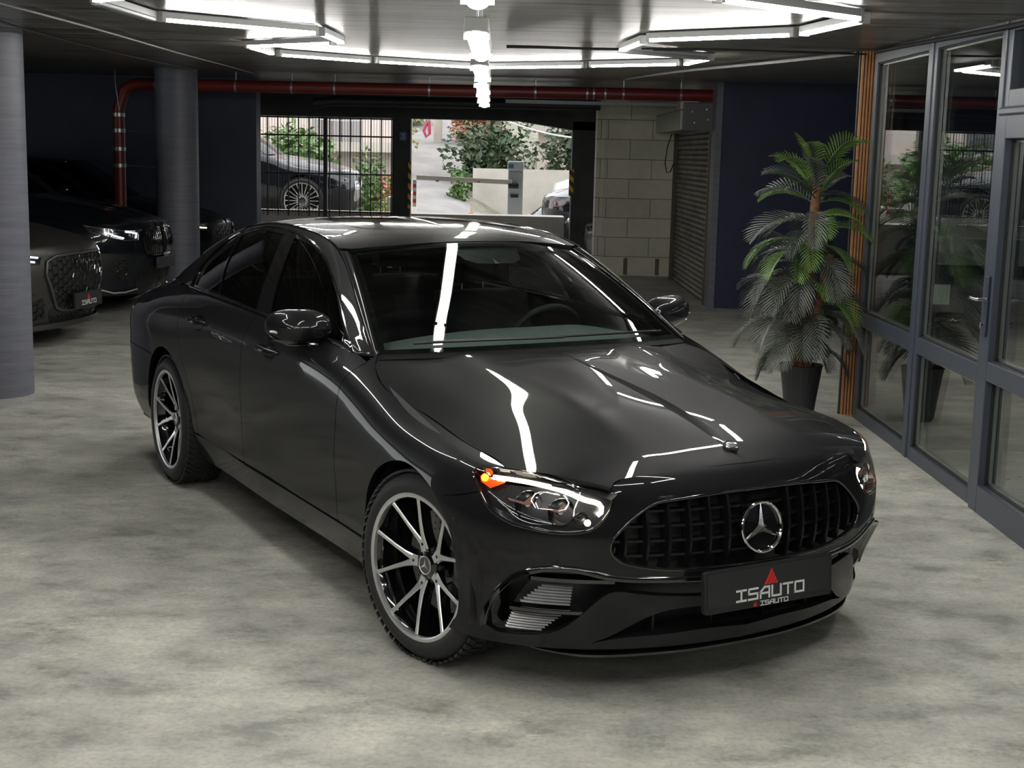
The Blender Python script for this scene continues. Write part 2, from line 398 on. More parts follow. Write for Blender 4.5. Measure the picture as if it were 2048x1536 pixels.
def panel(S,lp,name,m,parent,side=1,holes=(),sp=.032,thick=.018,inset=.002,mirror=False,off=0.,uv=False,rim=True,M=None,hin=-.002):
    """cut a panel out of surface S; lp and holes are closed outlines given as 3D points (or uv)"""
    g=lambda q:(np.array(q,float) if uv else S.near(q))
    fx=.004 if mirror else None
    O=inset_poly(g(lp),inset,fx); Hs=[inset_poly(g(h),hin,fx) for h in holes]
    O[:,0]=np.clip(O[:,0],0,S.tu[-1]); O[:,1]=np.clip(O[:,1],0,S.tv[-1])
    lo=O.min(0); hi=O.max(0)
    gu=np.arange(ceil(lo[0]/sp),floor(hi[0]/sp)+1)*sp; gv=np.arange(ceil(lo[1]/sp),floor(hi[1]/sp)+1)*sp
    G=np.array([(a,b) for a in gu for b in gv]) if len(gu) and len(gv) else np.zeros((0,2))
    if len(G):
        k=inpoly(G,O)&(dist_poly(G,O)>sp*.35)
        for h in Hs: k&=~inpoly(G,h)&(dist_poly(G,h)>sp*.35)
        G=G[k]
    V=[O]+Hs; P=np.concatenate(V+[G]); E=[]; n=0
    for q in V: E+=[(n+i,n+(i+1)%len(q)) for i in range(len(q))]; n+=len(q)
    r=delaunay_2d_cdt([Vector(p) for p in P],E,[],0,1e-6)
    P2=np.array([tuple(v) for v in r[0]]); F=np.array([f for f in r[2] if len(f)==3])
    c=P2[F].mean(1); k=inpoly(c,O)
    for h in Hs: k&=~inpoly(c,h)
    F=F[k]
    a=P2[F]; ar=(a[:,1,0]-a[:,0,0])*(a[:,2,1]-a[:,0,1])-(a[:,2,0]-a[:,0,0])*(a[:,1,1]-a[:,0,1])
    F[ar<0]=F[ar<0][:,::-1]
    F=F[np.abs(ar)>1e-9]
    if S.flip<0: F=F[:,::-1]
    X=S.ev(P2); Nn=S.nrm(P2); X=X+Nn*off
    nv=len(X); verts=X; faces=[tuple(f) for f in F]; nor=Nn; 
    flags=[1]*len(faces)
    if rim:
        cnt={}
        for f in F:
            for i in range(3):
                e=(f[i],f[(i+1)%3]); k2=(min(e),max(e)); cnt[k2]=None if k2 in cnt else e
        be=[e for e in cnt.values() if e is not None and not (mirror and X[e[0]][1]<1e-3 and X[e[1]][1]<1e-3)]
        ids=sorted({i for e in be for i in e}); mp={i:nv+2*k for k,i in enumerate(ids)}
        ex=[]
        for i in ids: ex+= [X[i],X[i]-Nn[i]*thick]
        if ex: verts=np.concatenate([X,np.array(ex)])
        for a_,b_ in be: faces.append((mp[b_],mp[a_],mp[a_]+1,mp[b_]+1)); flags.append(0)
    nor=np.concatenate([Nn,np.zeros((len(verts)-nv,3))])
    def mk(sgn,V,F,Nr):
        if sgn>0: return V,F,Nr
        return V*[1,-1,1],[f[::-1] for f in F],Nr*[1,-1,1]
    if mirror:
        v2,f2,n2=mk(-1,verts,faces,nor); K=len(verts)
        verts=np.concatenate([verts,v2]); faces=faces+[tuple(i+K for i in f) for f in f2]; nor=np.concatenate([nor,n2]); flags=flags*2
    else: verts,faces,nor=mk(side,verts,faces,nor)
    if M is not None: verts=verts*M; nor=nor/M; nor=nor/np.maximum(np.linalg.norm(nor,axis=1),1e-9)[:,None]
    me=bpy.data.meshes.new(name); me.from_pydata([tuple(v) for v in verts],[],[tuple(int(i) for i in f) for f in faces]); me.materials.append(m)
    me.polygons.foreach_set('use_smooth',[True]*len(faces)); me.update()
    ln=np.zeros((len(me.loops),3)); li=0
    for pi_,p in enumerate(me.polygons):
        for q in p.loop_indices:
            ln[q]=nor[me.loops[q].vertex_index] if flags[pi_] else tuple(p.normal)
    me.normals_split_custom_set([tuple(v) for v in ln])
    o=bpy.data.objects.new(name,me); COL.objects.link(o); o.parent=parent; return o
def edge_tube(S,pts,name,m,parent,r=.006,side=1,mirror=False,off=0.,n=8,straight=False,M=None,flat=None):
    uv=S.near(spl(pts,.02,straight)); X=S.ev(uv)+S.nrm(uv)*off
    if M is not None: X=X*M
    if not mirror: X=X*[1,side,1]
    b=MB().tube([tuple(x) for x in X],r,n,flat=flat); return b.build(name,m,parent,smooth=True,ang=60,mirror=mirror)
def circ_pts(cx,y,cz,r,a0,a1,n=16): return [(cx+r*cos(radians(a0+(a1-a0)*i/n)),y,cz+r*sin(radians(a0+(a1-a0)*i/n))) for i in range(n+1)]
# ---------------- wheel (axis = local y, outer face toward -y) ----------------
WH={}
def wheel_parts(kind,R=.34,rim=.262,W=.245,spokes='V'):
    if kind in WH: return WH[kind]
    L=[]; h=W/2
    AX=Matrix(((1,0,0,0),(0,0,-1,0),(0,1,0,0),(0,0,0,1)))  # (x,y,z)->(x,z,-y): lathe z axis -> -y
    t=MB(); t.lathe([(rim-.006,h-.016),(rim+.003,h-.008),(rim+.014,h-.002),(R-.050,h),(R-.030,h-.010),(R-.014,h-.026),(R-.003,h-.050),(R,h-.072),(R,-h+.045),(R-.004,-h+.02),(R-.02,-h),(rim,-h)],72,AX)
    L.append(('tyre',t,mRUB,40))
    g=t
    for k in range(64):                      # tread blocks
        a=2*pi*k/64
        for z0,z1,s in ((.012,.052,.2),(-.052,-.012,-.2),(.064,.10,.35),(-.10,-.064,-.35)):
            v=[]
            for rr in (R-.004,R+.0045):
                for da,zz in ((0,z0),(.072,z0),(.072+s*.2,z1),(s*.2,z1)): v.append(AX@Vector((rr*cos(a+da),rr*sin(a+da),zz)))
            g.add(v,[(4,5,6,7),(0,1,5,4),(1,2,6,5),(2,3,7,6),(3,0,4,7)])
    b=MB(); b.lathe([(rim-.002,h-.02),(rim-.012,h-.03),(rim-.02,h-.09),(rim-.03,-h+.02),(rim-.005,-h+.005)],64,AX)
    L.append(('rim_barrel',b,mGLOSS,50))
    l=MB(); l.lathe([(rim-.015,h-.022),(rim-.014,h-.010),(rim-.008,h-.006),(rim+.002,h-.008),(rim+.002,h-.022)],72,AX); L.append(('rim_lip',l,mSILV,50))
    zf=h-.016
    def spk(mb,path,w,z,dep):   # machined face ribbons on a body
        n=len(path); 
        for i in range(n-1):
            (x0,y0),(x1,y1)=path[i],path[i+1]; d=Vector((x1-x0,y1-y0)).normalized(); nx,ny=-d.y,d.x
            def q(k,zz,ww): 
                x,y=path[k]; return AX@Vector((x+nx*ww,y+ny*ww,zz))
            a,c=w[i],w[i+1]
            v=[q(i,z[i],a),q(i,z[i],-a),q(i+1,z[i+1],-c),q(i+1,z[i+1],c),q(i,z[i]-dep,a*1.5),q(i,z[i]-dep,-a*1.5),q(i+1,z[i+1]-dep,-c*1.5),q(i+1,z[i+1]-dep,c*1.5)]
            mb.add(v,[(0,1,2,3),(0,4,5,1),(1,5,6,2),(2,6,7,3),(3,7,4,0)])
    if spokes=='V':
        for k in range(5):
            face=MB(); body=MB(); ac=pi+2*pi*k/5
            for s in (-1,1):
                pth=[];w=[];z=[]
                for i,(rr,da,ww,zz) in enumerate([(.058,.05,.012,-.046),(.085,.105,.0090,-.041),(.115,.175,.0066,-.032),(.16,.245,.0054,-.020),(.21,.290,.0048,-.009),(rim-.016,.314,.0056,0)]):
                    a=ac+s*da; pth.append((rr*cos(a),rr*sin(a))); w.append(ww); z.append(zf+zz)
                spk(face,pth,w,z,.004); spk(body,pth,[q*1.25 for q in w],[q-.004 for q in z],.040)
            # web joining the pair at the hub with its bolt hole
            P=[(rr*cos(ac+da),rr*sin(ac+da)) for rr,da in ((.050,-.28),(.088,-.16),(.098,0),(.088,.16),(.050,.28))]
            face.prism(P,zf-.052,zf-.042,AX)
            L.append(('spoke',face,mSILV,30)); L.append(('spoke_body',body,mGLOSS,30))
            hb=MB(); c=(.074*cos(ac),.074*sin(ac)); hb.lathe([(.0001,zf-.0412),(.006,zf-.0412)],12,AX@Matrix.Translation((c[0],c[1],0))); L.append(('bolt_hole',hb,mBLK,30))
            lb=MB(); a2=ac+pi/5; c=(.058*cos(a2),.058*sin(a2)); lb.lathe([(.0001,zf-.054),(.009,zf-.054),(.012,zf-.060),(.012,zf-.076)],6,AX@Matrix.Translation((c[0],c[1],0))); L.append(('wheel_bolt',lb,mBLK,30))
    else:
        face=MB()
        ns=int(spokes)
        for k in range(ns):
            a=2*pi*k/ns; pth=[(rr*cos(a),rr*sin(a)) for rr in (.05,.12,.2,rim-.012)]
            spk(face,pth,[.016*10/ns,.010*10/ns,.009*10/ns,.013*10/ns],[zf-.03,zf-.02,zf-.01,zf],.03)
        L.append(('spokes',face,mSILV if kind!='dark' else mGLOSS,30))
    hc=MB(); hc.lathe([(.0001,zf-.037),(.030,zf-.037),(.034,zf-.041),(.052,zf-.049),(.056,zf-.065),(.056,zf-.12)],32,AX); L.append(('hub',hc,mGLOSS,40))
    if spokes=='V':
        cr=MB(); cr.lathe([(.0295,zf-.036),(.031,zf-.034),(.0335,zf-.035),(.034,zf-.039)],32,AX); star(cr,.0285,zf-.036,.0025,AX); L.append(('hub_badge',cr,mSILV,40))
        dm=mat('brake_disc_steel',(.30,.30,.30),.35,.9); ds=MB(); ds.lathe([(.07,-.01),(.185,-.01),(.185,-.035),(.07,-.035)],56,AX,True); L.append(('brake_disc',ds,dm,40))
        ho=MB()
        for k in range(30):
            for rr in (.118,.14,.162): 
                a=2*pi*k/30+rr*6; ho.lathe([(.0001,-.0094),(.0038,-.0094)],8,AX@Matrix.Translation((rr*cos(a),rr*sin(a),0)))
        L.append(('disc_hole',ho,mBLK,30))
        for a,n_ in ((radians(5),1),):
            ca=MB(); P=[(rr*cos(a+da),rr*sin(a+da)) for rr,da in ((.11,-.42),(.20,-.46),(.212,-.2),(.214,0),(.212,.2),(.20,.46),(.11,.42),(.10,0))]
            ca.prism(P,-.06,.02,AX); L.append(('brake_caliper',ca,mat('caliper_grey',(.16,.16,.17),.4,.5),40))
    WH[kind]=[(n,b,m,a,None) for n,b,m,a in L]; return WH[kind]
def star(mb,r,z0,h,AX):
    # three pointed star, raised along z
    for k in range(3):
        a=pi/2+2*pi*k/3; t=Vector((r*cos(a),r*sin(a),z0)); 
        for s in (-1,1):
            b=Vector((r*.19*cos(a+s*pi/3),r*.19*sin(a+s*pi/3),z0)); c=Vector((0,0,z0+h))
            v=[t,b,c]; v=v if s<0 else [t,c,b]; mb.add([AX@q for q in v],[(0,1,2)])
WMESH={}
def wheel(kind,parent,loc,side,steer=0,scale=1,**kw):
    e=empty('wheel',loc); e.parent=parent; e.rotation_euler=(0,0,steer+(pi if side>0 else 0)); e.scale=(scale,)*3
    parts=wheel_parts(kind,**kw)
    for i,(n,b,m,a,_) in enumerate(parts):
        key=(kind,i)
        if key not in WMESH: o=b.build(n,m,e,smooth=True,ang=a); WMESH[key]=o.data
        else: o=bpy.data.objects.new(n,WMESH[key]); COL.objects.link(o); o.parent=e
    return e
# ================= text strokes =================
FONT={'I':[[(0,1),(1,1)],[(.5,1),(.5,0)],[(0,0),(1,0)]],'S':[[(1,1),(0,1),(0,.52),(1,.52),(1,0),(0,0)]],'A':[[(0,0),(0,.55),(.45,1),(1,1),(1,0)],[(0,.42),(1,.42)]],'U':[[(0,1),(0,0),(1,0),(1,1)]],'T':[[(0,1),(1,1)],[(.5,1),(.5,0)]],'O':[[(0,0),(0,1),(1,1),(1,0),(0,0)]]}
def strokes(mb,poly,w,M,z=.0012,z0=0.):
    for i in range(len(poly)-1):
        a=Vector(poly[i]); b=Vector(poly[i+1]); d=(b-a).normalized(); n=Vector((-d.y,d.x))*w/2; a=a-d*w/2; b=b+d*w/2
        q=[a+n,a-n,b-n,b+n]; v=[M@Vector((p.x,p.y,z0)) for p in q]+[M@Vector((p.x,p.y,z)) for p in q]
        mb.add(v,[(4,5,6,7),(0,1,5,4),(1,2,6,5),(2,3,7,6),(3,0,4,7)])
def word(mb,txt,x,y,h,wd,gap,sw,M):
    for ch in txt:
        for p in FONT[ch]: strokes(mb,[(x+px*wd,y+py*h) for px,py in p],sw,M)
        x+=wd+gap
    return mb
mWTXT=mat('white_print',(.62,.62,.62),.5)
mRTXT=mat('red_print',(.55,.02,.02),.45)
def dealer_plate(parent,M,small=True):
    """black show plate, local x across, y up, z out"""
    b=MB()
    def rr(x0,y0,x1,y1,r,z0,z1):
        P=[]
        for cx,cy,a in ((x1-r,y1-r,0),(x0+r,y1-r,90),(x0+r,y0+r,180),(x1-r,y0+r,270)):
            P+=[(cx+r*cos(radians(a+k*22.5)),cy+r*sin(radians(a+k*22.5))) for k in range(5)]
        b.prism(P,z0,z1,M)
    rr(-.268,-.070,.268,.070,.012,-.006,.012)
    o=b.build('number_plate_holder',mBLK,parent,bevel=.002)
    q=MB(); P=[(-.256,-.050),(.256,-.050),(.256,.062),(-.256,.062)]; q.prism(P,.011,.0135,M); q.build('plate_panel',mat('plate_black',(.016,.017,.018),.5),o)
    M2=M@Matrix.Translation((0,0,.0136))
    t=MB(); word(t,'ISAUTO',-.139,-.041,.034,.0365,.0125,.0066,M2); t.build('lettering',mWTXT,o)
    r=MB()
    def tri(cx,cy,s,n=4):
        for k in range(n):
            f0=k/n; f1=(k+.72)/n
            # slanted bars forming a triangle
            def pt(f,top): return (cx-s*.5+f*s, cy) if not top else (cx-s*.5+f*s+ (s*.5-f*s)*.0, cy)
            x0=cx-s*.5+f0*s; x1=cx-s*.5+f1*s
            ht=lambda x:(1-abs(x-cx)/(s*.5))*s*.95
            sh=.28*s
            P=[(x0,cy),(x1,cy)]
            a0=min(x0+sh,cx+s*.42*(f0+.3)); 
            P=[(x0,cy),(x1,cy),(min(x1+sh,cx+s*.5*(1-.0)),0),(x0+sh,0)]
            # clip the bar to the triangle by sampling its two edges
            def up(x):
                lo,hi=0,1.0
                for _ in range(20):
                    md=(lo+hi)/2; xx=x+sh*2*md; yy=md*s*.95
                    if yy<=ht(xx): lo=md
                    else: hi=md
                return (x+sh*2*lo,cy+lo*s*.95)
            r.prism([(x0,cy),(x1,cy),up(x1),up(x0)],0,.0012,M2)
    tri(.004,.001,.058)
    if small:
        t2=MB(); word(t2,'ISAUTO',-.040,-.0665,.0135,.0150,.0052,.0028,M@Matrix.Translation((0,0,.0121))); t2.build('small_lettering',mWTXT,o)
        M2=M@Matrix.Translation((0,0,.0121)); tri(-.062,-.0665,.018,3)
    r.build('emblem',mRTXT,o)
    return o
# ================= the sedan =================
RING=ring(); GREEN=green(); HOOD=hood(); WSC=wscreen(); ROOF=roof()
hero=empty('sedan',(.47248,5.12753,0),-1.05767,label='glossy graphite grey sedan with black slatted grille in the middle of the garage, headlamps lit',cat='car')
def both(f):
    for s in (-1,1): f(s)
BZ=[(-.60,.785,.972)]
arcF=[(0.272,0.870,0.219),(0.301,0.865,0.237),(0.321,0.864,0.275),(0.333,0.869,0.330),(0.338,0.879,0.400),(0.336,0.889,0.481),(0.305,0.899,0.563),(0.263,0.906,0.621),(0.204,0.910,0.664),(0.132,0.909,0.692),(0.052,0.907,0.708),(-0.024,0.909,0.711),(-0.105,0.913,0.696),(-0.183,0.914,0.665),(-0.261,0.913,0.613),(-0.322,0.908,0.536),(-0.352,0.904,0.441),(-0.369,0.894,0.347)]; arcR=circ_pts(-2.939,.92,.34,.388,0,180,20)
# body lines, car frame (x forward, z up), derived once for one side
HS=[(-0.631,0.725,0.998),(-0.584,0.761,0.975),(-0.517,0.787,0.944),(-0.431,0.800,0.909),(-0.330,0.787,0.878),(-0.209,0.757,0.848),(0.076,0.756,0.808),(0.249,0.755,0.791),(0.383,0.748,0.775),(0.436,0.754,0.769)]
HLl=[(0.355,0.835,0.750),(0.353,0.827,0.758),(0.363,0.812,0.765),(0.380,0.795,0.767),(0.436,0.754,0.769),(0.535,0.695,0.766),(0.619,0.629,0.746),(0.665,0.569,0.727),(0.691,0.526,0.714),(0.702,0.515,0.688),(0.702,0.525,0.665),(0.700,0.543,0.641),(0.694,0.565,0.617),(0.684,0.591,0.602),(0.666,0.624,0.594),(0.640,0.666,0.591),(0.610,0.706,0.593),(0.567,0.752,0.602),(0.528,0.787,0.611),(0.494,0.811,0.627),(0.462,0.828,0.646),(0.430,0.837,0.676),(0.402,0.840,0.702),(0.373,0.840,0.728)]
GR=[(0.829,0,0.464),(0.814,0.174,0.463),(0.795,0.278,0.464),(0.771,0.376,0.471),(0.744,0.461,0.487),(0.727,0.508,0.507),(0.720,0.528,0.535),(0.719,0.530,0.560),(0.724,0.510,0.592),(0.734,0.470,0.632),(0.746,0.417,0.671),(0.752,0.391,0.685),(0.768,0.331,0.696),(0.782,0.269,0.702),(0.796,0.175,0.710),(0.804,0.061,0.714),(0.806,0,0.714)]
SEAM=[(0.726,0,0.779),(0.719,0.238,0.779),(0.704,0.401,0.771),(0.691,0.470,0.763),(0.686,0.499,0.754),(0.690,0.514,0.736),(0.695,0.519,0.714)]
# door cut lines
DF=[(-.605,.84,.960),(-.601,.896,.896),(-.624,.911,.724),(-.650,.904,.576),(-.648,.898,.483),(-.650,.89,.40),(-.655,.882,.342)]
DB=[(-1.696,.836,1.045),(-1.681,.858,1.026),(-1.686,.905,.953),(-1.697,.920,.871),(-1.722,.918,.753),(-1.735,.912,.626),(-1.757,.898,.490),(-1.770,.886,.369),(-1.768,.881,.342)]
DR=[(-2.835,.80,1.05),(-2.775,.85,1.01),(-2.72,.90,.94),(-2.668,.923,.84),(-2.637,.924,.744),(-2.56,.914,.627),(-2.512,.890,.48),(-2.497,.875,.342)]
U=lambda p:RING.near(np.array(p))
tvB=RING.tv[8]; 
def uvl(p,step=.02): return U(spl(p,step))
def row(v,u0,u1,step=.02):
    n=max(2,int(abs(u1-u0)/step)); return np.stack([np.linspace(u0,u1,n+1),np.full(n+1,v)],1)
sill=RING.near([(-1.2,.882,.34)])[0,1]; bot=RING.tv[0]+.0
def cat(*a): return np.concatenate([q[:-1] if i<len(a)-1 else q for i,q in enumerate(a)])
aF=uvl(arcF); aR=uvl(arcR)      # aF runs front->top->rear ; 
def below(a,v,front): return np.array([[a[0,0] if front else a[-1,0],v]])
hs=uvl(HS); hl=uvl(HLl+[HLl[0]]); df=uvl(DF); db=uvl(DB); dr=uvl(DR)
fb=uvl([(0.319,0.890,0.657),(0.254,0.905,0.653)]); fbo=uvl([(0.412,0.838,0.695),(0.360,0.870,0.677),(0.262,0.903,0.655)])
iHS=np.argmin(((hl-hs[-1])**2).sum(1)); iFB=np.argmin(((hl-fbo[0])**2).sum(1))
rear_hl=np.concatenate([hl[:iHS+1][::-1],hl[iFB:][::-1]]) if iFB>iHS else hl[iFB:iHS][::-1]   # from shut line round the lamp's rear tip to the bumper cut
k=np.argmin(((aF-fbo[-1])**2).sum(1)); aFr=aF[k:]; aFf=aF[:k+1]
aFe=np.array([[aFr[-1,0],sill]]); 
dfu=df[-1,0]
fender=cat(hs,rear_hl,fbo,aFr,np.array([[aFr[-1,0],sill],[aFr[-1,0],sill]]),np.array([[dfu,sill],[dfu,sill]]),df[::-1],hs[:1])
# fender starts at the A pillar foot
tB0=RING.near([DF[0]])[0]; uD=tB0[0]
front_door=cat(df[::-1],row(tvB,df[0,0],db[0,0]),db,np.array([[db[-1,0],sill],[dfu,sill]]),df[-1:])
rear_door=cat(db[::-1],row(tvB,db[0,0],dr[0,0]),dr,np.array([[dr[-1,0],sill],[db[-1,0],sill]]),db[-1:])
uE=RING.tu[-1]; uRB=RING.near([(-3.45,.88,.40)])[0,0]
aRr=aR[::-1]                     # rear->top->front
kk=np.argmin(((aR-np.array([dr[-1,0],aR[0,1]]))**2).sum(1))
# quarter: from the door cut, belt row, to the tail, down to bumper line, forward to the arch
uT=RING.near([(-3.93,.70,.80)])[0,0]; vb=RING.near([(-3.6,.90,.66)])[0,1]
ir=int(np.argmin(np.linalg.norm(aR-U([(-3.16,.918,.66)])[0],axis=1)))
aTop=aR[:ir+1][::-1]
quarter=cat(row(tvB,dr[0,0],uT),np.array([[uT,tvB],[uT+.02,vb]]),row(vb,uT+.02,aR[ir,0]),aTop,np.array([[aR[0,0],sill],[dr[-1,0],sill]]),dr[::-1])
rbump=cat(row(vb,aR[ir,0],uE),row(bot+.01,uE,aR[-1,0]),aR[ir:][::-1])
tlamp=cat(row(tvB-.03,uT,uE-.18),row(vb+.01,uE-.18,uT+.03),np.array([[uT,tvB-.03]]))
tback=cat(row(RING.tv[9],uT,uE),row(vb,uE,uE-.17),np.array([[uE-.17,vb],[uE-.17,tvB-.03]]),row(tvB-.03,uE-.17,uT))
def prep(a): return dedup(np.array(a),.004)
bodyS=lambda s:None
def side_panels(s):
    panel(RING,prep(fender),'front_fender',mPAINT,hero,s,uv=True)
    d=panel(RING,prep(front_door),'front_door',mPAINT,hero,s,uv=True); d2=panel(RING,prep(rear_door),'rear_door',mPAINT,hero,s,uv=True)
    # side skirt
    sk=cat(np.array([[aFr[-1,0],sill]]),row(sill,aFr[-1,0],aR[0,0]),np.array([[aR[0,0],bot],[aR[0,0],bot]]),row(bot,aR[0,0],aFr[-1,0]),np.array([[aFr[-1,0],sill]]))
    panel(RING,prep(sk),'side_skirt',mPAINT,hero,s,uv=True,off=.006)
    # dark structure behind the panel gaps
    sh=cat(row(tvB,RING.near([(-.60,.785,.972)])[0,0],uT),np.array([[uT,vb]]),row(vb,uT,RING.near([(-3.40,.9,.66)])[0,0]),uvl(circ_pts(-2.939,.92,.34,.44,45,135,10))[::-1],np.array([[aR[0,0]-.08,sill]]),np.array([[aR[0,0]-.08,bot+.02]]),np.array([[aFr[-1,0]+.06,bot+.02]]),uvl(circ_pts(0,.905,.34,.43,60,178,10))[::-1],uvl([(.21,.82,.74),(.2,.79,.79)]))
    panel(RING,prep(sh),'body_shell',mBLK,hero,s,uv=True,off=-.022,rim=False,sp=.06)
    # handles: cup, grip
    for nm,par,(hx,hz) in (('front',d,(-1.345,.925)),('rear',d2,(-2.335,.935))):
        p=RING.ev(RING.near([(hx,.93,hz)]))[0]
        o=panel(RING,prep(U([(hx-.01+.070*cos(t),.93,hz+.046*sin(t)) for t in np.linspace(0,2*pi,29)[:-1]])),'handle_cup',mGLOSS,par,s,uv=True,off=.0012,rim=False,inset=0,sp=.03)
        g=MB(); P=[]
        for t in np.linspace(-1,1,13): P.append((p[0]+t*.105-.02,p[1]+.040*(1-abs(t)**3.2)-.006,p[2]+.006-.004*t))
        g.tube(P,[.006+.009*(1-abs(t)**4) for t in np.linspace(-1,1,13)],10,flat=1.0); q=g.build('door_handle',mPAINT,par,smooth=True,ang=60)
        if s<0:
            q.scale=(1,-1,1)
both(side_panels)
mTAIL=mat('red_lamp_plastic',(.25,.005,.008),.12,0,1)
def quarters(s):
    panel(RING,prep(quarter),'quarter_panel',mPAINT,hero,s,uv=True); panel(RING,prep(rbump),'rear_bumper',mPAINT,hero,s,uv=True)
    panel(RING,prep(tlamp),'tail_lamp',mTAIL,hero,s,uv=True); panel(RING,prep(tback),'boot_lid',mPAINT,hero,s,uv=True)
both(quarters)
# ---- front bumper with grille, lamp and intake openings (whole width) ----
bb=RING.near([(.30,.83,.20)])[0]; uC=0.
bumper=cat(uvl(SEAM),uvl([SEAM[-1],(0.702,0.515,0.688)]),hl[np.argmin(((hl-U([(0.702,0.515,0.688)])[0])**2).sum(1)):iFB+1],fbo,aFf[::-1],np.array([[aFf[0,0],aFf[0,1]-.002]]),np.array([[aFf[0,0],bot+.012]]))
INT=[(0.416,0.817,0.252),(0.432,0.819,0.302),(0.464,0.811,0.353),(0.519,0.786,0.419),(0.572,0.744,0.459),(0.625,0.684,0.475),(0.672,0.611,0.471),(0.708,0.536,0.455),(0.751,0.421,0.438),(0.801,0.221,0.430),(0.823,0,0.428)]
WT=[(0.813,0,0.372),(0.787,0.233,0.369),(0.768,0.321,0.376),(0.731,0.454,0.394),(0.708,0.510,0.397),(0.681,0.551,0.364),(0.639,0.596,0.301),(0.586,0.652,0.247),(0.515,0.731,0.229),(0.450,0.788,0.228)]
WB=[(0.803,0,0.330),(0.772,0.260,0.328),(0.753,0.328,0.321),(0.708,0.429,0.274),(0.663,0.501,0.226),(0.639,0.540,0.209)]
bumper=np.concatenate([bumper[:-1],row(bot+.008,aFf[0,0],0.)[0:],])
gr=uvl(GR); gr[0,0]=0; gr[-1,0]=0
op1=cat(uvl(INT),np.array([[0,uvl(INT)[-1,1]]]),np.array([[0,uvl(WT)[0,1]]]),uvl(WT))
op2=cat(uvl(WB),uvl([WB[-1],(0.678,0.465,0.225),(0.731,0.308,0.233),(0.761,0.167,0.241),(0.770,0,0.233)]),np.array([[0,uvl(WB)[0,1]]]))
# openings touch the centre line: build the bumper as strips between them
def vat(u,poly,pick):
    o=[]
    n=len(poly)
    for i in range(n-1):
        a,b=poly[i],poly[i+1]
        if (a[0]-u)*(b[0]-u)<=0 and abs(a[0]-b[0])>1e-9: o.append(a[1]+(b[1]-a[1])*(u-a[0])/(b[0]-a[0]))
    return pick(o)
grv=(gr[0,1],gr[-1,1])
I_=uvl(INT)[::-1]; T_=uvl(WT); B_=uvl(WB); I_[0,0]=0; T_[0,0]=0; B_[0,0]=0
low=uvl([WB[-1],(0.678,0.465,0.225),(0.731,0.308,0.233),(0.761,0.167,0.241),(0.770,0,0.233)])[::-1]; low[0,0]=0
sm=uvl(SEAM); sm[0,0]=0
# going round the paint: seam -> outside -> bottom -> centre lip -> back along the openings
outer=bumper.copy(); outer[0,0]=0
botc=outer[-1]
loopB=np.concatenate([outer,low[:-1],B_[::-1]])     # up to the wing's lower edge at the centre
loopB=np.concatenate([loopB,T_[:],I_[::-1][:-1],I_[:1]])
loopB=np.concatenate([loopB,gr])
front=panel(RING,dedup(loopB,.003),'front_bumper',mPAINT,hero,uv=True,mirror=True,thick=.022,inset=.001,sp=.025)
sf=cat(row(RING.tv[7],0,U([(.3,.8,.8)])[0,0]),np.array([[U([(.3,.8,.8)])[0,0],bot]]),row(bot+.01,U([(.3,.8,.8)])[0,0],0),np.array([[0,bot+.02]]))
sf[0,0]=0
panel(RING,prep(sf),'bumper_carrier',mBLK,hero,uv=True,mirror=True,off=-.085,rim=False,sp=.06)

mGR=mat('grille_black',(.005,.005,.006),.3,spec=.35)
# grille: lattice of upright bars and thin cross bars set back in the opening
def nose_x(y,z): return float(RING.ev(RING.near([(.75-.3*y*y/.25*.5,abs(y),z)]))[0,0])
_gx={}
def gx(y,z):
    k=(round(abs(y),2),round(z,2))
    if k not in _gx:
        lo=RING.near([(.82-.45*y*y,abs(y),z)]); p=RING.ev(lo)[0]; _gx[k]=p[0]-(0 if True else 0)
    return _gx[k]
gpoly=np.array([(p[1],p[2]) for p in spl(GR,.01)]); 
def zr(y):
    zs=[]; y=abs(y)
    for i in range(len(gpoly)-1):
        a,b=gpoly[i],gpoly[i+1]
        if (a[0]-y)*(b[0]-y)<=0 and abs(a[0]-b[0])>1e-9: zs.append(a[1]+(b[1]-a[1])*(y-a[0])/(b[0]-a[0]))
    return (min(zs),max(zs)) if len(zs)>1 else None
def yr(z):
    ys=[a[0]+(b[0]-a[0])*(z-a[1])/(b[1]-a[1]) for a,b in zip(gpoly[:-1],gpoly[1:]) if (a[1]-z)*(b[1]-z)<=0 and abs(a[1]-b[1])>1e-9]
    return max(ys)
ys=[-.475,-.405,-.335,-.265,-.195,-.125,.125,.195,.265,.335,.405,.475]
for y in ys:
    r=zr(y)
    if not r: continue
    b=MB(); z0,z1=r; n=8; L=[];  
    for i in range(n+1):
        z=z0-.004+(z1-z0+.008)*i/n; x=gx(y,min(max(z,z0),z1))-.014-.010*(2*i/n-1)**2; L.append((x,y,z))
    for i in range(n):
        (x0,_,za),(x1,_,zb)=L[i],L[i+1]; w=.0085; dp=.045
        v=[(x0,y-w*.55,za),(x0,y+w*.55,za),(x1,y+w*.55,zb),(x1,y-w*.55,zb),(x0-dp,y-w,za),(x0-dp,y+w,za),(x1-dp,y+w,zb),(x1-dp,y-w,zb)]
        b.add(v,[(0,1,2,3),(0,4,5,1),(1,5,6,2),(2,6,7,3),(3,7,4,0)])
    b.build('grille_bar',mGR,hero)
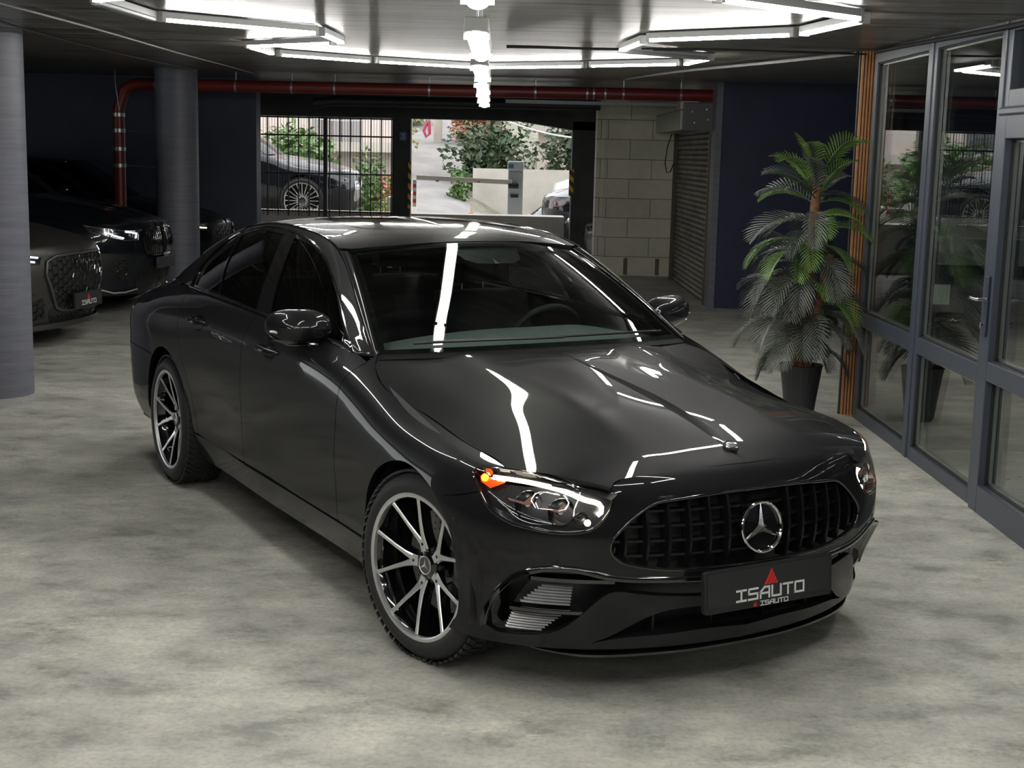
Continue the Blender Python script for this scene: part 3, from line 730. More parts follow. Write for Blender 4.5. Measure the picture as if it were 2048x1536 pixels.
for z in (.510,.558,.606,.654):
    ym=yr(z)-.004; b=MB(); n=18; w=.004
    P=[(gx(ym*(2*i/n-1),z)-.034,ym*(2*i/n-1),z) for i in range(n+1)]
    for i in range(n):
        a,c=P[i],P[i+1]; v=[(a[0],a[1],z-w),(a[0],a[1],z+w),(c[0],c[1],z+w),(c[0],c[1],z-w),(a[0]-.03,a[1],z-w),(a[0]-.03,a[1],z+w),(c[0]-.03,c[1],z+w),(c[0]-.03,c[1],z-w)]
        b.add(v,[(0,3,2,1),(1,2,6,5),(0,4,7,3)])
    b.build('grille_cross_bar',mGR,hero)
edge_tube(RING,GR,'grille_frame',mGLOSS,hero,.007,mirror=True,off=-.006)
# radiator parts seen through the bars
mRAD=mat('radiator_fins',(.05,.05,.055),.4,.6)
rb=MB(); rb.box((.60,-.44,.44),(.62,.44,.70))
rb.build('radiator',mRAD,hero)
for y0,y1,z0,z1 in ((-.47,-.40,.49,.53),(-.30,-.2,.58,.64),(.2,.29,.5,.56),(.33,.41,.55,.60),(.42,.48,.50,.54)):
    MB().box((.63,y0,z0),(.655,y1,z1)).build('grille_sensor',mSTEEL if y0<-.35 or y0>.3 else mRAD,hero,bevel=.006)
# big star badge
def frame_at(p,n,up=Vector((0,0,1))):
    n=Vector(n).normalized(); x=up.cross(n).normalized(); y=n.cross(x); Mx=Matrix.Identity(4)
    for i in range(3): Mx[i][0]=x[i]; Mx[i][1]=y[i]; Mx[i][2]=n[i]; Mx[i][3]=p[i]
    return Mx
Mb=frame_at((.818,0,.582),(1,0,.16))
b=MB(); pr=[(.082+.0065*cos(t),.0075*sin(t)) for t in np.linspace(0,2*pi,13)[:-1]]; b.lathe(pr,56,Mb,True); star(b,.080,0,.013,Mb)
bd=b.build('star_badge',mCHROME,hero,smooth=True,ang=25)
q=MB(); q.lathe([(.0001,-.004),(.080,-.006),(.080,-.02)],40,Mb); q.build('badge_backing',mGLOSS,bd,smooth=True)
# ---------------- headlamps ----------------
mLED=mat('daytime_led',(1,1,1),.4,emit=(1,.93,.68),es=9); mORG=mat('amber_led',(1,.3,.02),.4,emit=(1,.17,.01),es=9); mORG2=mat('amber_lens',(.55,.07,.01),.15,0,1,emit=(1,.12,.02),es=.35)
mLAMPIN=mat('lamp_housing_black',(.014,.014,.016),.25,0,.5); mREF=mat('lamp_reflector',(.16,.165,.17),.2,1)
def lamp(s):
    cv=panel(RING,prep(hl[:-1]),'headlamp_cover',mCLEAR,None,s,uv=True,thick=.004,inset=.003,sp=.03)
    h=empty('headlamp'); h.parent=hero; cv.parent=h
    panel(RING,prep(hl[:-1]),'lamp_housing',mLAMPIN,h,s,uv=True,off=-.050,rim=False,inset=-.004)
    rim=MB(); X=RING.ev(hl); Nn=RING.nrm(hl); n=len(hl)
    P=[[tuple((X[i]-Nn[i]*d)*[1,s,1]) for i in range(n)] for d in (-.0005,.055)]; rim.grid(P); o=rim.build('lamp_bezel',mGLOSS,h)
    tb=MB().tube([tuple((X[i]-Nn[i]*.003)*[1,s,1]) for i in range(0,n-1)],.0045,8,closed=True); tb.build('lamp_seal',mGLOSS,h,smooth=True)
    def at(p,off): q=RING.near([p]); return RING.ev(q)[0]+RING.nrm(q)[0]*off
    # daytime light bar: along the upper edge, hooking down at the inner end
    pts=[(0.424,0.802,0.750),(0.495,0.759,0.749),(0.568,0.699,0.737),(0.631,0.629,0.715),(0.667,0.580,0.694),(0.688,0.548,0.678),(0.692,0.549,0.662),(0.688,0.562,0.651)]
    L=[at(p,-.016)*[1,s,1] for p in spl(pts,.015)]; k=len(L)
    MB().tube([tuple(p) for p in L],[.0068+.0012*min(1,i/k*2) for i in range(k)],10).build('daytime_light_bar',mLED,h,smooth=True)
    p=at((0.678,0.592,0.626),-.018)*[1,s,1]; MB().lathe([(.0001,.006),(.008,.005),(.011,-.004)],16,frame_at(p,(.8,s*.5,.2))).build('side_led',mat('side_led_glow',(1,1,1),.4,emit=(1,.9,.6),es=4),h,smooth=True)
    # turn signal
    for nm,c,r,m_,o_ in (('turn_signal',(0.392,0.823,0.743),.013,mORG,-.022),):
        p=at(c,o_)*[1,s,1]; MB().lathe([(.0001,.008),(r*.7,.006),(r,0),(r*.8,-.01)],14,frame_at(p,(.5,s*.8,.2))).build(nm,m_,h,smooth=True)
    lp=[(0.362,0.829,0.753),(0.390,0.805,0.761),(0.459,0.774,0.757),(0.463,0.789,0.734),(0.424,0.823,0.712),(0.379,0.837,0.729)]
    panel(RING,U(lp),'amber_reflector',mORG2,h,s,uv=True,off=-.030,rim=False)
    # three reflector chambers with lens wings
    for (cx,cy,cz),R_ in (((0.542,0.751,0.680),.045),((0.622,0.666,0.660),.045),((0.664,0.612,0.636),.026)):
        p=at((cx,cy,cz),-.046)*[1,s,1]; Mx=frame_at(p,(.95,s*.25,.05))
        b=MB(); b.lathe([(R_*.25,-.012),(R_*.6,-.006),(R_*.95,.010),(R_,.018),(R_*1.04,.016)],28,Mx); b.build('lamp_reflector',mREF if R_>.03 else mLAMPIN,h,smooth=True,ang=60)
        c=MB(); c.lathe([(.0001,.014),(R_*.2,.012),(R_*.3,.004),(R_*.3,-.014)],20,Mx); c.build('lamp_lens',mCHROME,h,smooth=True)
        wv=MB(); z_=.016; wv.prism([(-R_*1.5,R_*.55),(-R_*.3,R_*.22),(R_*.15,R_*.6),(R_*.45,R_*.5),(R_*.3,R_*.05),(-R_*.2,-.001),(-R_*1.4,R_*.40)],z_,z_+.004,Mx); wv.build('lamp_wing',mat('lamp_wing_copper',(.62,.36,.30),.25,.8) if R_>.03 else mREF,h)
    for k_ in range(3):
        P=[at((.405+.02*k_,.80-.012*k_,.69-.014*k_),-.03-.006*k_),at((.47+.02*k_,.765-.012*k_,.655-.02*k_),-.03-.006*k_),at((.55+.015*k_,.71-.01*k_,.625-.008*k_),-.03),at((.60,.665,.612),-.032)]
        MB().tube([tuple(q*[1,s,1]) for q in spl(P,.02)],.0022,6).build('lamp_trim',mREF,h,smooth=True)
both(lamp)
# ---------------- lower intakes, canards, splitter ----------------
mSLAT=mat('slat_metal',(.30,.30,.31),.35,.9)
def intake(s):
    IN=[(0.416,0.817,0.252),(0.432,0.819,0.302),(0.464,0.811,0.353),(0.519,0.786,0.419),(0.572,0.744,0.459),(0.625,0.684,0.475),(0.672,0.611,0.471)]
    edge_tube(RING,IN+[(.70,.53,.452),(.75,.42,.438),(.80,.22,.430),(.815,.01,.428)],'intake_frame',mGLOSS,hero,.013,side=s,off=-.004,flat=1)
    # outer vane plate
    P=RING.ev(uvl(IN[:5])); Nn=RING.nrm(uvl(IN[:5])); b=MB()
    b.grid([[tuple((P[i]+Nn[i]*.020+[0.0,.004,0])*[1,s,1]) for i in range(len(P))],[tuple((P[i]-Nn[i]*.02+[.012,-.045,-.012])*[1,s,1]) for i in range(len(P))],[tuple((P[i]-Nn[i]*.07+[.03,-.07,-.01])*[1,s,1]) for i in range(len(P))]]); b.grid([[tuple((P[i]+Nn[i]*.020+[0.0,.004,0])*[1,s,1]) for i in range(len(P))],[tuple((P[i]-Nn[i]*.004+[-.01,.008,.004])*[1,s,1]) for i in range(len(P))]])
    b.build('air_curtain_vane',mGLOSS,hero,smooth=True)
    # cross blade and silver slats, two banks
    def lv(y0,y1,z,nm,m_,h_,dp,o_):
        L=[]
        for i in range(9):
            y=y0+(y1-y0)*i/8; q=RING.near([(.6,y,z)])
            p=RING.ev(RING.near([(gx2(y,z),y,z)]))[0]; L.append((p[0]-o_,y*s,z))
        b=MB()
        for i in range(8):
            a,c=L[i],L[i+1]; v=[(a[0],a[1],a[2]-h_),(a[0],a[1],a[2]+h_),(c[0],c[1],c[2]+h_),(c[0],c[1],c[2]-h_)]
            v+=[(x-dp,y,z+.006) for x,y,z in v]; b.add(v,[(0,3,2,1),(1,2,6,5),(0,4,7,3),(4,5,6,7)])
        return b.build(nm,m_,hero)
    def gx2(y,z): return .05+.76*max(0,1-(y/.9)**2.1)**(1/2.1)
    for k in range(7):
        z=.334+.0105*k; f=k/6; lv(.600,.725-.045*f,z,'intake_slat',mSLAT,.0008,.006,.040)
    for k in range(7):
        z=.238+.0095*k; f=k/6; lv(.665-.045*f,.752-.012*f,z,'intake_slat',mSLAT,.0008,.006,.040)
    lv(.57,.76,.316,'intake_blade',mGLOSS,.005,.05,.006)
    lv(.50,.72,.428,'intake_blade',mGLOSS,.006,.05,.008)
both(intake)
# splitter lip
P=[(.50,.705,.185),(.57,.63,.176),(.63,.53,.170),(.69,.37,.170),(.732,.18,.172),(.742,0,.173)]
b=MB(); S_=spl(P,.03); top=[tuple(p) for p in S_]; c1=[(p[0]+.010*min(1,k/6),p[1]*(1+.006*min(1,k/6)),p[2]-.003) for k,p in enumerate(S_)]; c2=[(p[0]+.008*min(1,k/6),p[1]*(1+.006*min(1,k/6)),p[2]-.004-.008*min(1,k/6)) for k,p in enumerate(S_)]; c3=[(p[0]-.12,p[1]*.9,p[2]-.012) for p in S_]
b.grid([top,c1,c2,c3]); b.build('front_splitter',mGLOSS,hero,smooth=True,ang=25,mirror=True)
ls=MB(); ls.box((.60,-.50,.19),(.64,.50,.34)); ls.build('lower_grille_mesh',mat('intake_black',(.006,.006,.006),.6),hero)
for y in (-.33,-.11,.11,.33): MB().box((.64,y-.004,.22),(.72-.3*y*y,y+.004,.335)).build('lower_grille_rib',mBLK,hero)
# plate
Mp=frame_at((.862,0,.402),(1,0,.07)); dealer_plate(hero,Mp)
MB().box((.80,-.15,.36),(.858,.15,.44)).build('plate_bracket',mBLK,hero)
# bumper details: parking sensors, tow cover
for s in (-1,1):
    for p,r in (((.33,.86,.585),.011),((.60,.66,.50),.011)):
        q=RING.near([p]); X=RING.ev(q)[0]*[1,s,1]; Nn=RING.nrm(q)[0]*[1,s,1]; MB().lathe([(.0001,.0015),(r*.8,.0015),(r,.0005),(r+.002,-.004)],20,frame_at(X,Nn)).build('parking_sensor',mPAINT,hero,smooth=True,ang=20)
# ---------------- bonnet ----------------
SEAMh=[(.730,0,.7795),(.722,.238,.779),(.707,.401,.771),(.694,.478,.763),(.699,.512,.754),(.712,.528,.742),(.705,.530,.728)]
HT=[(.664,.568,.727),(.616,.627,.745),(.534,.694,.765),(.435,.753,.769)]
HSh=[(.381,.748,.775),(.25,.756,.792),(.074,.755,.808),(-.209,.757,.848),(-.328,.788,.878),(-.431,.80,.909),(-.517,.787,.944),(-.584,.761,.975),(-.625,.728,.996)]
CW=[(-.625,.728,.996),(-.61,.60,.995),(-.56,.42,1.0),(-.53,.2,1.005),(-.515,0,1.008)]
hu=lambda p:HOOD.near(spl(p,.02))
bon=cat(hu(SEAMh),hu([SEAMh[-1],HT[0]]),hu(HT+HSh),hu([HSh[-1],CW[0]]),hu(CW)); bon=bon.copy()
def hoodpanel():
    q=bon.copy(); q[0,1]=0; q[-1,1]=0
    # the bonnet's centre line is v=0 (not u=0): swap so that the mirror seam is recognised
    return q
class Sw:
    def __init__(s,S): s.S=S; s.tu=S.tv; s.tv=S.tu; s.flip=-S.flip; s.g=None
    def ev(s,uv): return s.S.ev(np.atleast_2d(uv)[:,::-1])
    def nrm(s,uv): return s.S.nrm(np.atleast_2d(uv)[:,::-1])
    def near(s,p): return s.S.near(p)[:,::-1]
HOODs=Sw(HOOD); ROOFs=Sw(ROOF)
hb=hoodpanel()[:,::-1]; panel(HOODs,dedup(hb,.003),'bonnet',mPAINT,hero,uv=True,mirror=True,thick=.02,inset=.002,sp=.025)
under=panel(HOODs,dedup(hb,.003),'bonnet_liner',mBLK,hero,uv=True,mirror=True,off=-.03,rim=False,inset=-.02,sp=.08)
Mq=frame_at((.637,0,.8175),(.35,0,1),Vector((0,1,0)))
b=MB(); b.lathe([(.0001,.006),(.018,.006),(.0195,.003)],32,Mq); bq=b.build('bonnet_emblem',mGLOSS,hero,smooth=True,ang=20)
b=MB(); b.lathe([(.0245+.0038*cos(t),.003+.0038*sin(t)) for t in np.linspace(0,2*pi,9)[:-1]],36,Mq,True); star(b,.017,.0062,.002,Mq); b.build('emblem_ring',mCHROME,bq,smooth=True,ang=30)
# ---------------- windscreen and roof ----------------
wl=[(-.515,0,1.0),(-.53,.3,1.0),(-.60,.60,1.0),(-.648,.715,.995)]
wu=np.array([(u,WSC.tv[-1]*f) for u,f in []]) if False else None
U1=WSC.tu[-1]; v0=WSC.near([(-.50,0,1.005)])[0,1]; v1=WSC.near([(-1.15,.0,1.385)])[0,1]
def wloop(iu,i0,i1): return np.array([(0,v0+i0)]+[(U1*k/20-iu*(k==20),v0+i0) for k in range(1,21)]+[(U1-iu,v0+i0+(v1-v0-i0-i1)*k/20) for k in range(1,21)]+[(U1*k/20,v1-i1) for k in range(19,0,-1)]+[(0,v1-i1)])
panel(WSC,wloop(.004,0,0),'windscreen',mWS,hero,uv=True,mirror=True,rim=False,sp=.05,inset=0)
# black ceramic band round the glass
mCER=mat('ceramic_black',(.003,.003,.003),.6,spec=.1)
def strip(nm,a,b_,m_,off=-.003):
    q=[(u,v) for u,v in a]+[(u,v) for u,v in b_[::-1]]; panel(WSC,np.array(q),nm,m_,hero,uv=True,mirror=True,rim=False,off=off,inset=0,sp=.04)
strip('windscreen_border',[(k*U1/20*.999,v0-.03) for k in range(21)],[(k*U1/20*.999,v0+.030) for k in range(21)],mCER)
strip('windscreen_border',[(k*U1/20*.999,v1-.028) for k in range(21)],[(k*U1/20*.999,v1+.015) for k in range(21)],mCER)
strip('windscreen_border',[(U1*.999,v0+(v1-v0)*k/20) for k in range(21)],[(U1-.030,v0+(v1-v0)*k/20) for k in range(21)],mCER)
strip('camera_housing',[(.0,v1-.17),(.10,v1-.165),(.15,v1-.13),(.19,v1-.03)],[(0,v1-.02),(.05,v1-.02),(.1,v1-.02),(.19,v1-.02)],mat('camera_housing_grey',(.02,.02,.02),.5,spec=.2),off=-.012)
# A pillars: strip between glass edge and roof edge line, runs on into the roof rail
XA=np.linspace(-.62,-1.30,24); ey,ez=roofedge(XA)
def gl_edge(f): q=WSC.ev([(U1,v0+(v1-v0)*f)])[0]; return q
def apillar(s):
    b=MB(); rows=[]
    for i,x in enumerate(XA):
        f=(i/23)*1.0; g=gl_edge(f); e=np.array([x,ey[i],ez[i]]); md=(g+e)/2+np.array([.006,.006,.010])*(0.6)
        rows.append([tuple(g*[1,s,1]),tuple(((g*2+md)/3+[.002,.001,.004])*[1,s,1]),tuple(md*[1,s,1]),tuple(((e*2+md)/3+[.001,.002,.003])*[1,s,1]),tuple(e*[1,s,1])])
    b.grid(rows if s<0 else [r[::-1] for r in rows]); b.build('a_pillar',mPAINT,hero,smooth=True,ang=80)
    MB().tube([tuple(np.array(r[0])+[.001,0,.002]) for r in rows],.0045,6).build('windscreen_seal',mGLOSS,hero,smooth=True)
both(apillar)
zr_=ROOF.near([(-1.15,0,1.39)])[0,0]
RH=[(-1.172,0,1.392),(-1.175,.2,1.385),(-1.225,.44,1.36),(-1.29,.56,1.345)]
RS=[(x,float(roofedge(x)[0][0])-.006,float(roofedge(x)[1][0])) for x in (-1.33,-1.6,-2.0,-2.4,-2.75)]
RR=[(-2.80,.58,1.31),(-2.72,.4,1.37),(-2.68,.2,1.395),(-2.67,0,1.40)]
ru=lambda p:ROOFs.near(spl(p,.025))
rl=cat(ru(RH),ru([RH[-1],RS[0]]),ru(RS),ru([RS[-1],RR[0]]),ru(RR)); rl[0,0]=0; rl[-1,0]=0
SR=[(-1.435,0,1.428),(-1.437,.15,1.427),(-1.45,.27,1.424),(-1.48,.345,1.42),(-1.56,.395,1.42),(-1.70,.408,1.43),(-2.0,.40,1.437),(-2.4,.395,1.42),(-2.60,.38,1.40),(-2.62,0,1.41)]
srl=cat(ru(SR[:-1]),ru(SR[-2:])); srl[0,0]=0; srl[-1,0]=0
# roof panel = outline minus the glass roof (both touch the centre line)
panel(ROOFs,dedup(np.concatenate([rl,srl[::-1]]),.003),'roof_panel',mPAINT,hero,uv=True,mirror=True,inset=.001,sp=.05)
panel(ROOFs,dedup(srl,.003),'glass_roof',mGLOSS,hero,uv=True,mirror=True,inset=.003,sp=.05)
RW=[(-2.69,0,1.398),(-2.70,.2,1.393),(-2.74,.4,1.368),(-2.81,.57,1.31),(-3.05,.59,1.24),(-3.35,.62,1.13),(-3.42,.5,1.14),(-3.46,.25,1.16),(-3.47,0,1.165)]
rw=cat(ru(RW[:4]),ru(RW[3:6]),ru(RW[5:])); rw[0,0]=0; rw[-1,0]=0
panel(ROOFs,dedup(rw,.003),'rear_window',mTINT,hero,uv=True,mirror=True,inset=.002,sp=.06)
# boot deck
dk=[[(-3.30,y,1.15-.10*(y/.7)**2) for y in np.linspace(0,.66,7)],[(-3.48,y,1.085-.06*(y/.7)**2) for y in np.linspace(0,.68,7)],[(-3.7,y,1.045-.05*(y/.7)**2) for y in np.linspace(0,.66,7)],[(-3.95,y,1.015-.05*(y/.7)**2) for y in np.linspace(0,.60,7)],[(-4.05,y,1.0-.05*(y/.7)**2) for y in np.linspace(0,.5,7)],[(-4.07,y,.95) for y in np.linspace(0,.5,7)]]
b=MB(); b.grid(dk); b.build('boot_deck',mPAINT,hero,smooth=True,mirror=True)
# ---------------- greenhouse sides ----------------
gu=lambda p,st=.02:GREEN.near(spl(p,st))
DT=[(-2.830,.802,1.051),(-2.845,.778,1.104),(-2.840,.742,1.162),(-2.80,.693,1.227),(-2.74,.636,1.285),(-2.629,.610,1.335),(-2.445,.602,1.375),(-2.239,.600,1.400),(-2.05,.601,1.406),(-1.897,.605,1.400),(-1.74,.613,1.387),(-1.572,.625,1.365),(-1.42,.644,1.331),(-1.281,.669,1.284),(-1.149,.698,1.225),(-.997,.731,1.147),(-.83,.772,1.054),(-.70,.80,.985)]
g0v=GREEN.near([(-1.8,.84,1.046)])[0,1]; g1v=GREEN.near([(-1.8,.59,1.412)])[0,1]
dt=gu(DT); gUend=GREEN.tu[-1]
beltg=lambda a,b:row(g0v,a,b)
side_top=cat(dt,np.array([[dt[-1,0],dt[-1,1]],[GREEN.near([(-.64,.78,.98)])[0,0],g0v]]),row(g1v,GREEN.near([(-.64,.76,.985)])[0,0],gUend),np.array([[gUend,g1v]]),beltg(gUend,dt[0,0]),dt[:1])
FG=[(-1.555,.836,1.056),(-1.66,.74,1.20),(-1.80,.628,1.370)]; FT=[(-1.80,.628,1.370),(-1.605,.634,1.352),(-1.456,.645,1.325),(-1.35,.662,1.296),(-1.233,.684,1.253),(-1.101,.713,1.19),(-.993,.743,1.127),(-.86,.775,1.05)]
RG=[(-2.290,.825,1.072),(-2.42,.74,1.20),(-2.52,.640,1.325)]; RT=[(-2.52,.64,1.325),(-2.391,.625,1.357),(-2.185,.619,1.376),(-1.95,.622,1.378)]; RB=[(-1.95,.622,1.378),(-1.83,.73,1.23),(-1.745,.834,1.06)]
QT=[(-2.545,.645,1.318),(-2.67,.68,1.262),(-2.76,.72,1.20),(-2.79,.757,1.14),(-2.78,.80,1.075)]; QB=[(-2.32,.825,1.074),(-2.44,.74,1.20),(-2.545,.645,1.318)]
fgl=cat(gu(FG),gu(FT),gu([FT[-1],(-.84,.80,1.025)]),gu([(-.84,.80,1.025),(-1.2,.83,1.042),FG[0]]))
rgl=cat(gu(RG),gu(RT),gu(RB),gu([RB[-1],RG[0]]))
qgl=cat(gu(QB),gu(QT),gu([QT[-1],QB[0]]))
trim=cat(dt,np.array([[dt[-1,0],g0v+.004]]),row(g0v+.004,dt[-1,0],dt[0,0]))
def sides(s):
    panel(GREEN,prep(side_top),'roof_rail',mPAINT,hero,s,uv=True,inset=.001,sp=.03)
    tr=panel(GREEN,prep(trim),'window_frame',mGLOSS,hero,s,holes=[prep(fgl),prep(rgl),prep(qgl)],uv=True,off=-.004,inset=.001,thick=.01)
    for nm,g_ in (('front_side_window',fgl),('rear_side_window',rgl),('quarter_window',qgl)): panel(GREEN,prep(g_),nm,mTINT,hero,s,uv=True,off=-.010,rim=False,inset=-.003,sp=.06)
    e=GREEN.ev(gu([(-2.826,.803,1.052),(-2.3,.83,1.055),(-1.7,.84,1.048),(-1.2,.835,1.03),(-.9,.81,1.01),(-.72,.795,.985)],.05)); n=GREEN.nrm(gu([(-1.5,.8,1.1)]))
    MB().tube([tuple((p+[0,.004,.004])*[1,s,1]) for p in e],.009,8,flat=.6).build('waist_moulding',mGLOSS,hero,smooth=True)
    MB().tube([tuple(p*[1,s,1]) for p in GREEN.ev(dt)+GREEN.nrm(dt)*.001],.0055,6).build('window_moulding',mGLOSS,hero,smooth=True)
    # roof ditch moulding
    MB().tube([(x,float(roofedge(x)[0][0])*s,float(roofedge(x)[1][0])+.002) for x in np.linspace(-1.30,-3.2,30)],.0045,6).build('roof_moulding',mGLOSS,hero,smooth=True)
    # door mirror
    mr=empty('door_mirror'); mr.parent=hero
    c=Vector((-.995,.925*s,1.062)); b=MB(); prof=[]; rows=[]
    nx=14
    for i in range(nx+1):
        t=i/nx; y=-.125+.245*t
        h=.072*(1-abs((t-.46)/.56)**3.0)**.5 if abs((t-.46)/.56)<1 else .004; h=max(h,.004); d=.088*(1-abs((t-.42)/.6)**2.6)**.6 if abs((t-.42)/.6)<1 else .006; d=max(d,.006)
        sx=-.035*t*t; rr_=[]
        for k in range(18):
            a=2*pi*k/18; X=cos(a); Z=sin(a); xx=(X if X>0 else X*.42)*d+sx; zz=abs(Z)**.85*(1 if Z>0 else -1)*h*(1.0 if Z>0 else .92)+ (.010*t)
            rr_.append((c.x+xx,c.y+s*y,c.z+zz))
        rows.append(rr_+[rr_[0]])
    b.grid(rows if s>0 else [r[::-1] for r in rows]); b.add(rows[0][:-1],[tuple(range(18))]); b.add(rows[-1][:-1],[tuple(range(18))])
    b.build('mirror_shell',mPAINT,mr,smooth=True,ang=60)
    sg=MB(); sg.tube([(c.x+.060-.055*max(0,t)**2.2-.02*t*t*0,c.y+s*(-.10+.215*t),c.z-.020+.012*t) for t in np.linspace(0,1,14)],[.009]*12+[.007,.004],8); sg.build('side_repeater',mat('repeater_lens',(.5,.5,.52),.12,.3,1),mr,smooth=True)
    lo=MB(); rows=[]
    for i in range(nx+1):
        t=i/nx; rows.append([(x*1.0+.002,y,z-.002) for x,y,z in [r for r in [((c.x-.03+.07*cos(q)*(1-(t-.45)**2*2.6)),c.y+s*(-.12+.235*t),c.z-.040-.034*(1-((t-.45)*2)**2)*sin(q)) for q in np.linspace(0,pi,8)]]])
    lo.grid(rows); lo.build('mirror_base',mGLOSS,mr,smooth=True)
    MB().tube([(-.94,.79*s,.985),(-.955,.83*s,.990),(-.975,.88*s,1.003)],[.024,.019,.022],10,flat=.7).build('mirror_arm',mGLOSS,mr,smooth=True)
    gl=MB(); gl.prism([(.10*cos(t)*1.02,.058*sin(t)) for t in np.linspace(0,2*pi,21)[:-1]],0,.002,frame_at((c.x-.047,c.y-.005*s,c.z+.004),(-1,0,0))); gl.build('mirror_glass',mCHROME,mr)
both(sides)
# wheels
for x,kind in ((0,'ten_spoke'),(-2.939,'ten_spoke')):
    for s in (-1,1): wheel('ten_spoke',hero,(x+(.006 if x==0 else 0),s*(.770 if x==0 else .795),.34),s,steer=(.198 if x==0 else 0))
# wheel wells, floor pan
for x,s in ((0,-1),(0,1),(-2.939,-1),(-2.939,1)):
    b=MB(); r=.40; P=[[(x+r*cos(a),s*y,.34+r*sin(a)) for a in np.linspace(-.25,pi+.25,20)] for y in ((.50),(.86))]; b.grid(P if s<0 else P[::-1]); b.add([(x+r*cos(a),s*.5,.34+r*sin(a)) for a in np.linspace(-.25,pi+.25,20)],[tuple(range(20))]); b.build('wheel_arch_liner',mBLK,hero,smooth=True)
MB().box((-3.9,-.78,.19),(-3.36,.78,.34)).box((-2.52,-.80,.19),(-.42,.80,.24)).box((-3.4,-.48,.19),(.60,.48,.26)).build('underbody',mBLK,hero)
# ---------------- interior ----------------
mLEA=mat('dark_leather',(.030,.030,.032),.45); mDASH=mat('dashboard_leather',(.15,.165,.16),.55); mLIN=mat('cabin_lining',(.10,.10,.095),.8)
MB().box((-3.2,-.76,.30),(-.7,.76,.34)).build('cabin_floor',mBLK,hero)
def dash():
    R=[]
    for y in np.linspace(-.72,.72,25):
        f=1-.06*(y/.72)**2; R.append([(-.60,y,.960*f+.03),(-.74,y,1.0*f+.028),(-.90,y,1.0*f+.036+.014*exp(-((y-.36)/.17)**2)),(-1.0,y,.97*f+.03),(-1.03,y,.88),(-1.0,y,.66)])
    b=MB(); b.grid(R); b.build('dashboard',mDASH,hero,smooth=True)
dash()
sw=empty('steering_wheel',(-1.19,.36,.93)); sw.parent=hero; sw.rotation_euler=(0,radians(-66),0)
MB().tube([(.178*cos(t),.185*sin(t),0) for t in np.linspace(0,2*pi,33)[:-1]],.0155,10,closed=True).build('steering_rim',mLEA,sw,smooth=True)
MB().prism([(-.06,-.07),(.05,-.075),(.06,0),(.05,.075),(-.06,.07)],-.015,.02).prism([(-.015,-.17),(.015,-.17),(.02,.17),(-.015,.17)],-.006,.006).build('steering_hub',mLEA,sw,bevel=.01)
def seat(x,y,w=.50,rear=False):
    st=empty('seat',(x,y,.34)); st.parent=hero
    def sh(name,prof,w,m_=mLEA):
        R=[]
        for f in (-1,-.96,-.8,-.45,0,.45,.8,.96,1):
            k=(1-abs(f)**4*.25); R.append([(px*1.0,f*w/2,pz*1.0 if abs(f)<.97 else pz) for px,pz in [(a*(k if abs(f)>.9 else 1),c_) for a,c_ in prof]])
        b=MB(); b.grid(R); b.add(R[0],[tuple(range(len(prof)))]); b.add(R[-1],[tuple(range(len(prof)))[::-1]]); return b.build(name,m_,st,smooth=True,ang=60,bevel=0)
    sh('seat_cushion',[(.28,.10),(.30,.18),(.24,.24),(0,.20),(-.22,.17),(-.24,.08)],w)
    sh('backrest',[(-.14,.14),(-.20,.30),(-.30,.55),(-.37,.74),(-.42,.76),(-.47,.74),(-.40,.5),(-.33,.2),(-.28,.12)],w*.96)
    sh('headrest',[(-.37,.80),(-.375,.88),(-.40,.955),(-.44,.965),(-.47,.93),(-.465,.82)],.26)
    MB().tube([(-.42,-.06,.72),(-.42,-.06,.83)],.006,8).tube([(-.42,.06,.72),(-.42,.06,.83)],.006,8).build('headrest_post',mCHROME,st,smooth=True)
seat(-1.50,.37); seat(-1.50,-.37); seat(-2.42,.34); seat(-2.42,-.34)
MB().box((-2.45,-.12,.34),(-1.0,.12,.62)).build('centre_console',mLEA,hero,bevel=.02)
MB().box((-1.265,-.125,1.285),(-1.245,.125,1.345)).build('rear_view_mirror',mGLOSS,hero,bevel=.01)
for s in (-1,1): MB().grid([[(x,s*.74,z) for z in (.34,.7,.98)] for x in (-.75,-2.9)]).build('door_lining',mLEA,hero); 
b=MB(); b.grid([[(x,y,ROOFz-.0) for y in np.linspace(-.54,.54,5)] for x,ROOFz in ((-1.25,1.335),(-1.6,1.375),(-2.1,1.38),(-2.6,1.35))]); b.build('headlining',mLIN,hero,smooth=True)
b=MB(); b.grid([[(-2.95,y,z) for y in (-.7,.7)] for z in (.34,1.02)]); b.build('parcel_shelf_panel',mLEA,hero)
# wipers, cowl
MB().grid([[( -.50-.12*(y/.72)**2,y,.965-.03*(y/.72)**2) for y in np.linspace(-.72,.72,15)],[(-.60-.12*(y/.72)**2,y,1.0-.02*(y/.72)**2) for y in np.linspace(-.72,.72,15)]]).build('scuttle_panel',mBLK,hero,smooth=True)
for ya,yb in ((.60,.02),(.05,-.58)):
    def wp(y,f): q=WSC.near([(-.55-.12*(y/.72)**2,abs(y),1.02+f)]); p=WSC.ev(q)[0]+WSC.nrm(q)[0]*.012; p[1]*=(1 if y>0 else -1); return p
    b=MB(); b.tube([tuple(wp(ya+(yb-ya)*t,-.012+.006*t)) for t in np.linspace(0,1,9)],.006,6); b.build('wiper_blade',mBLK,hero,smooth=True)
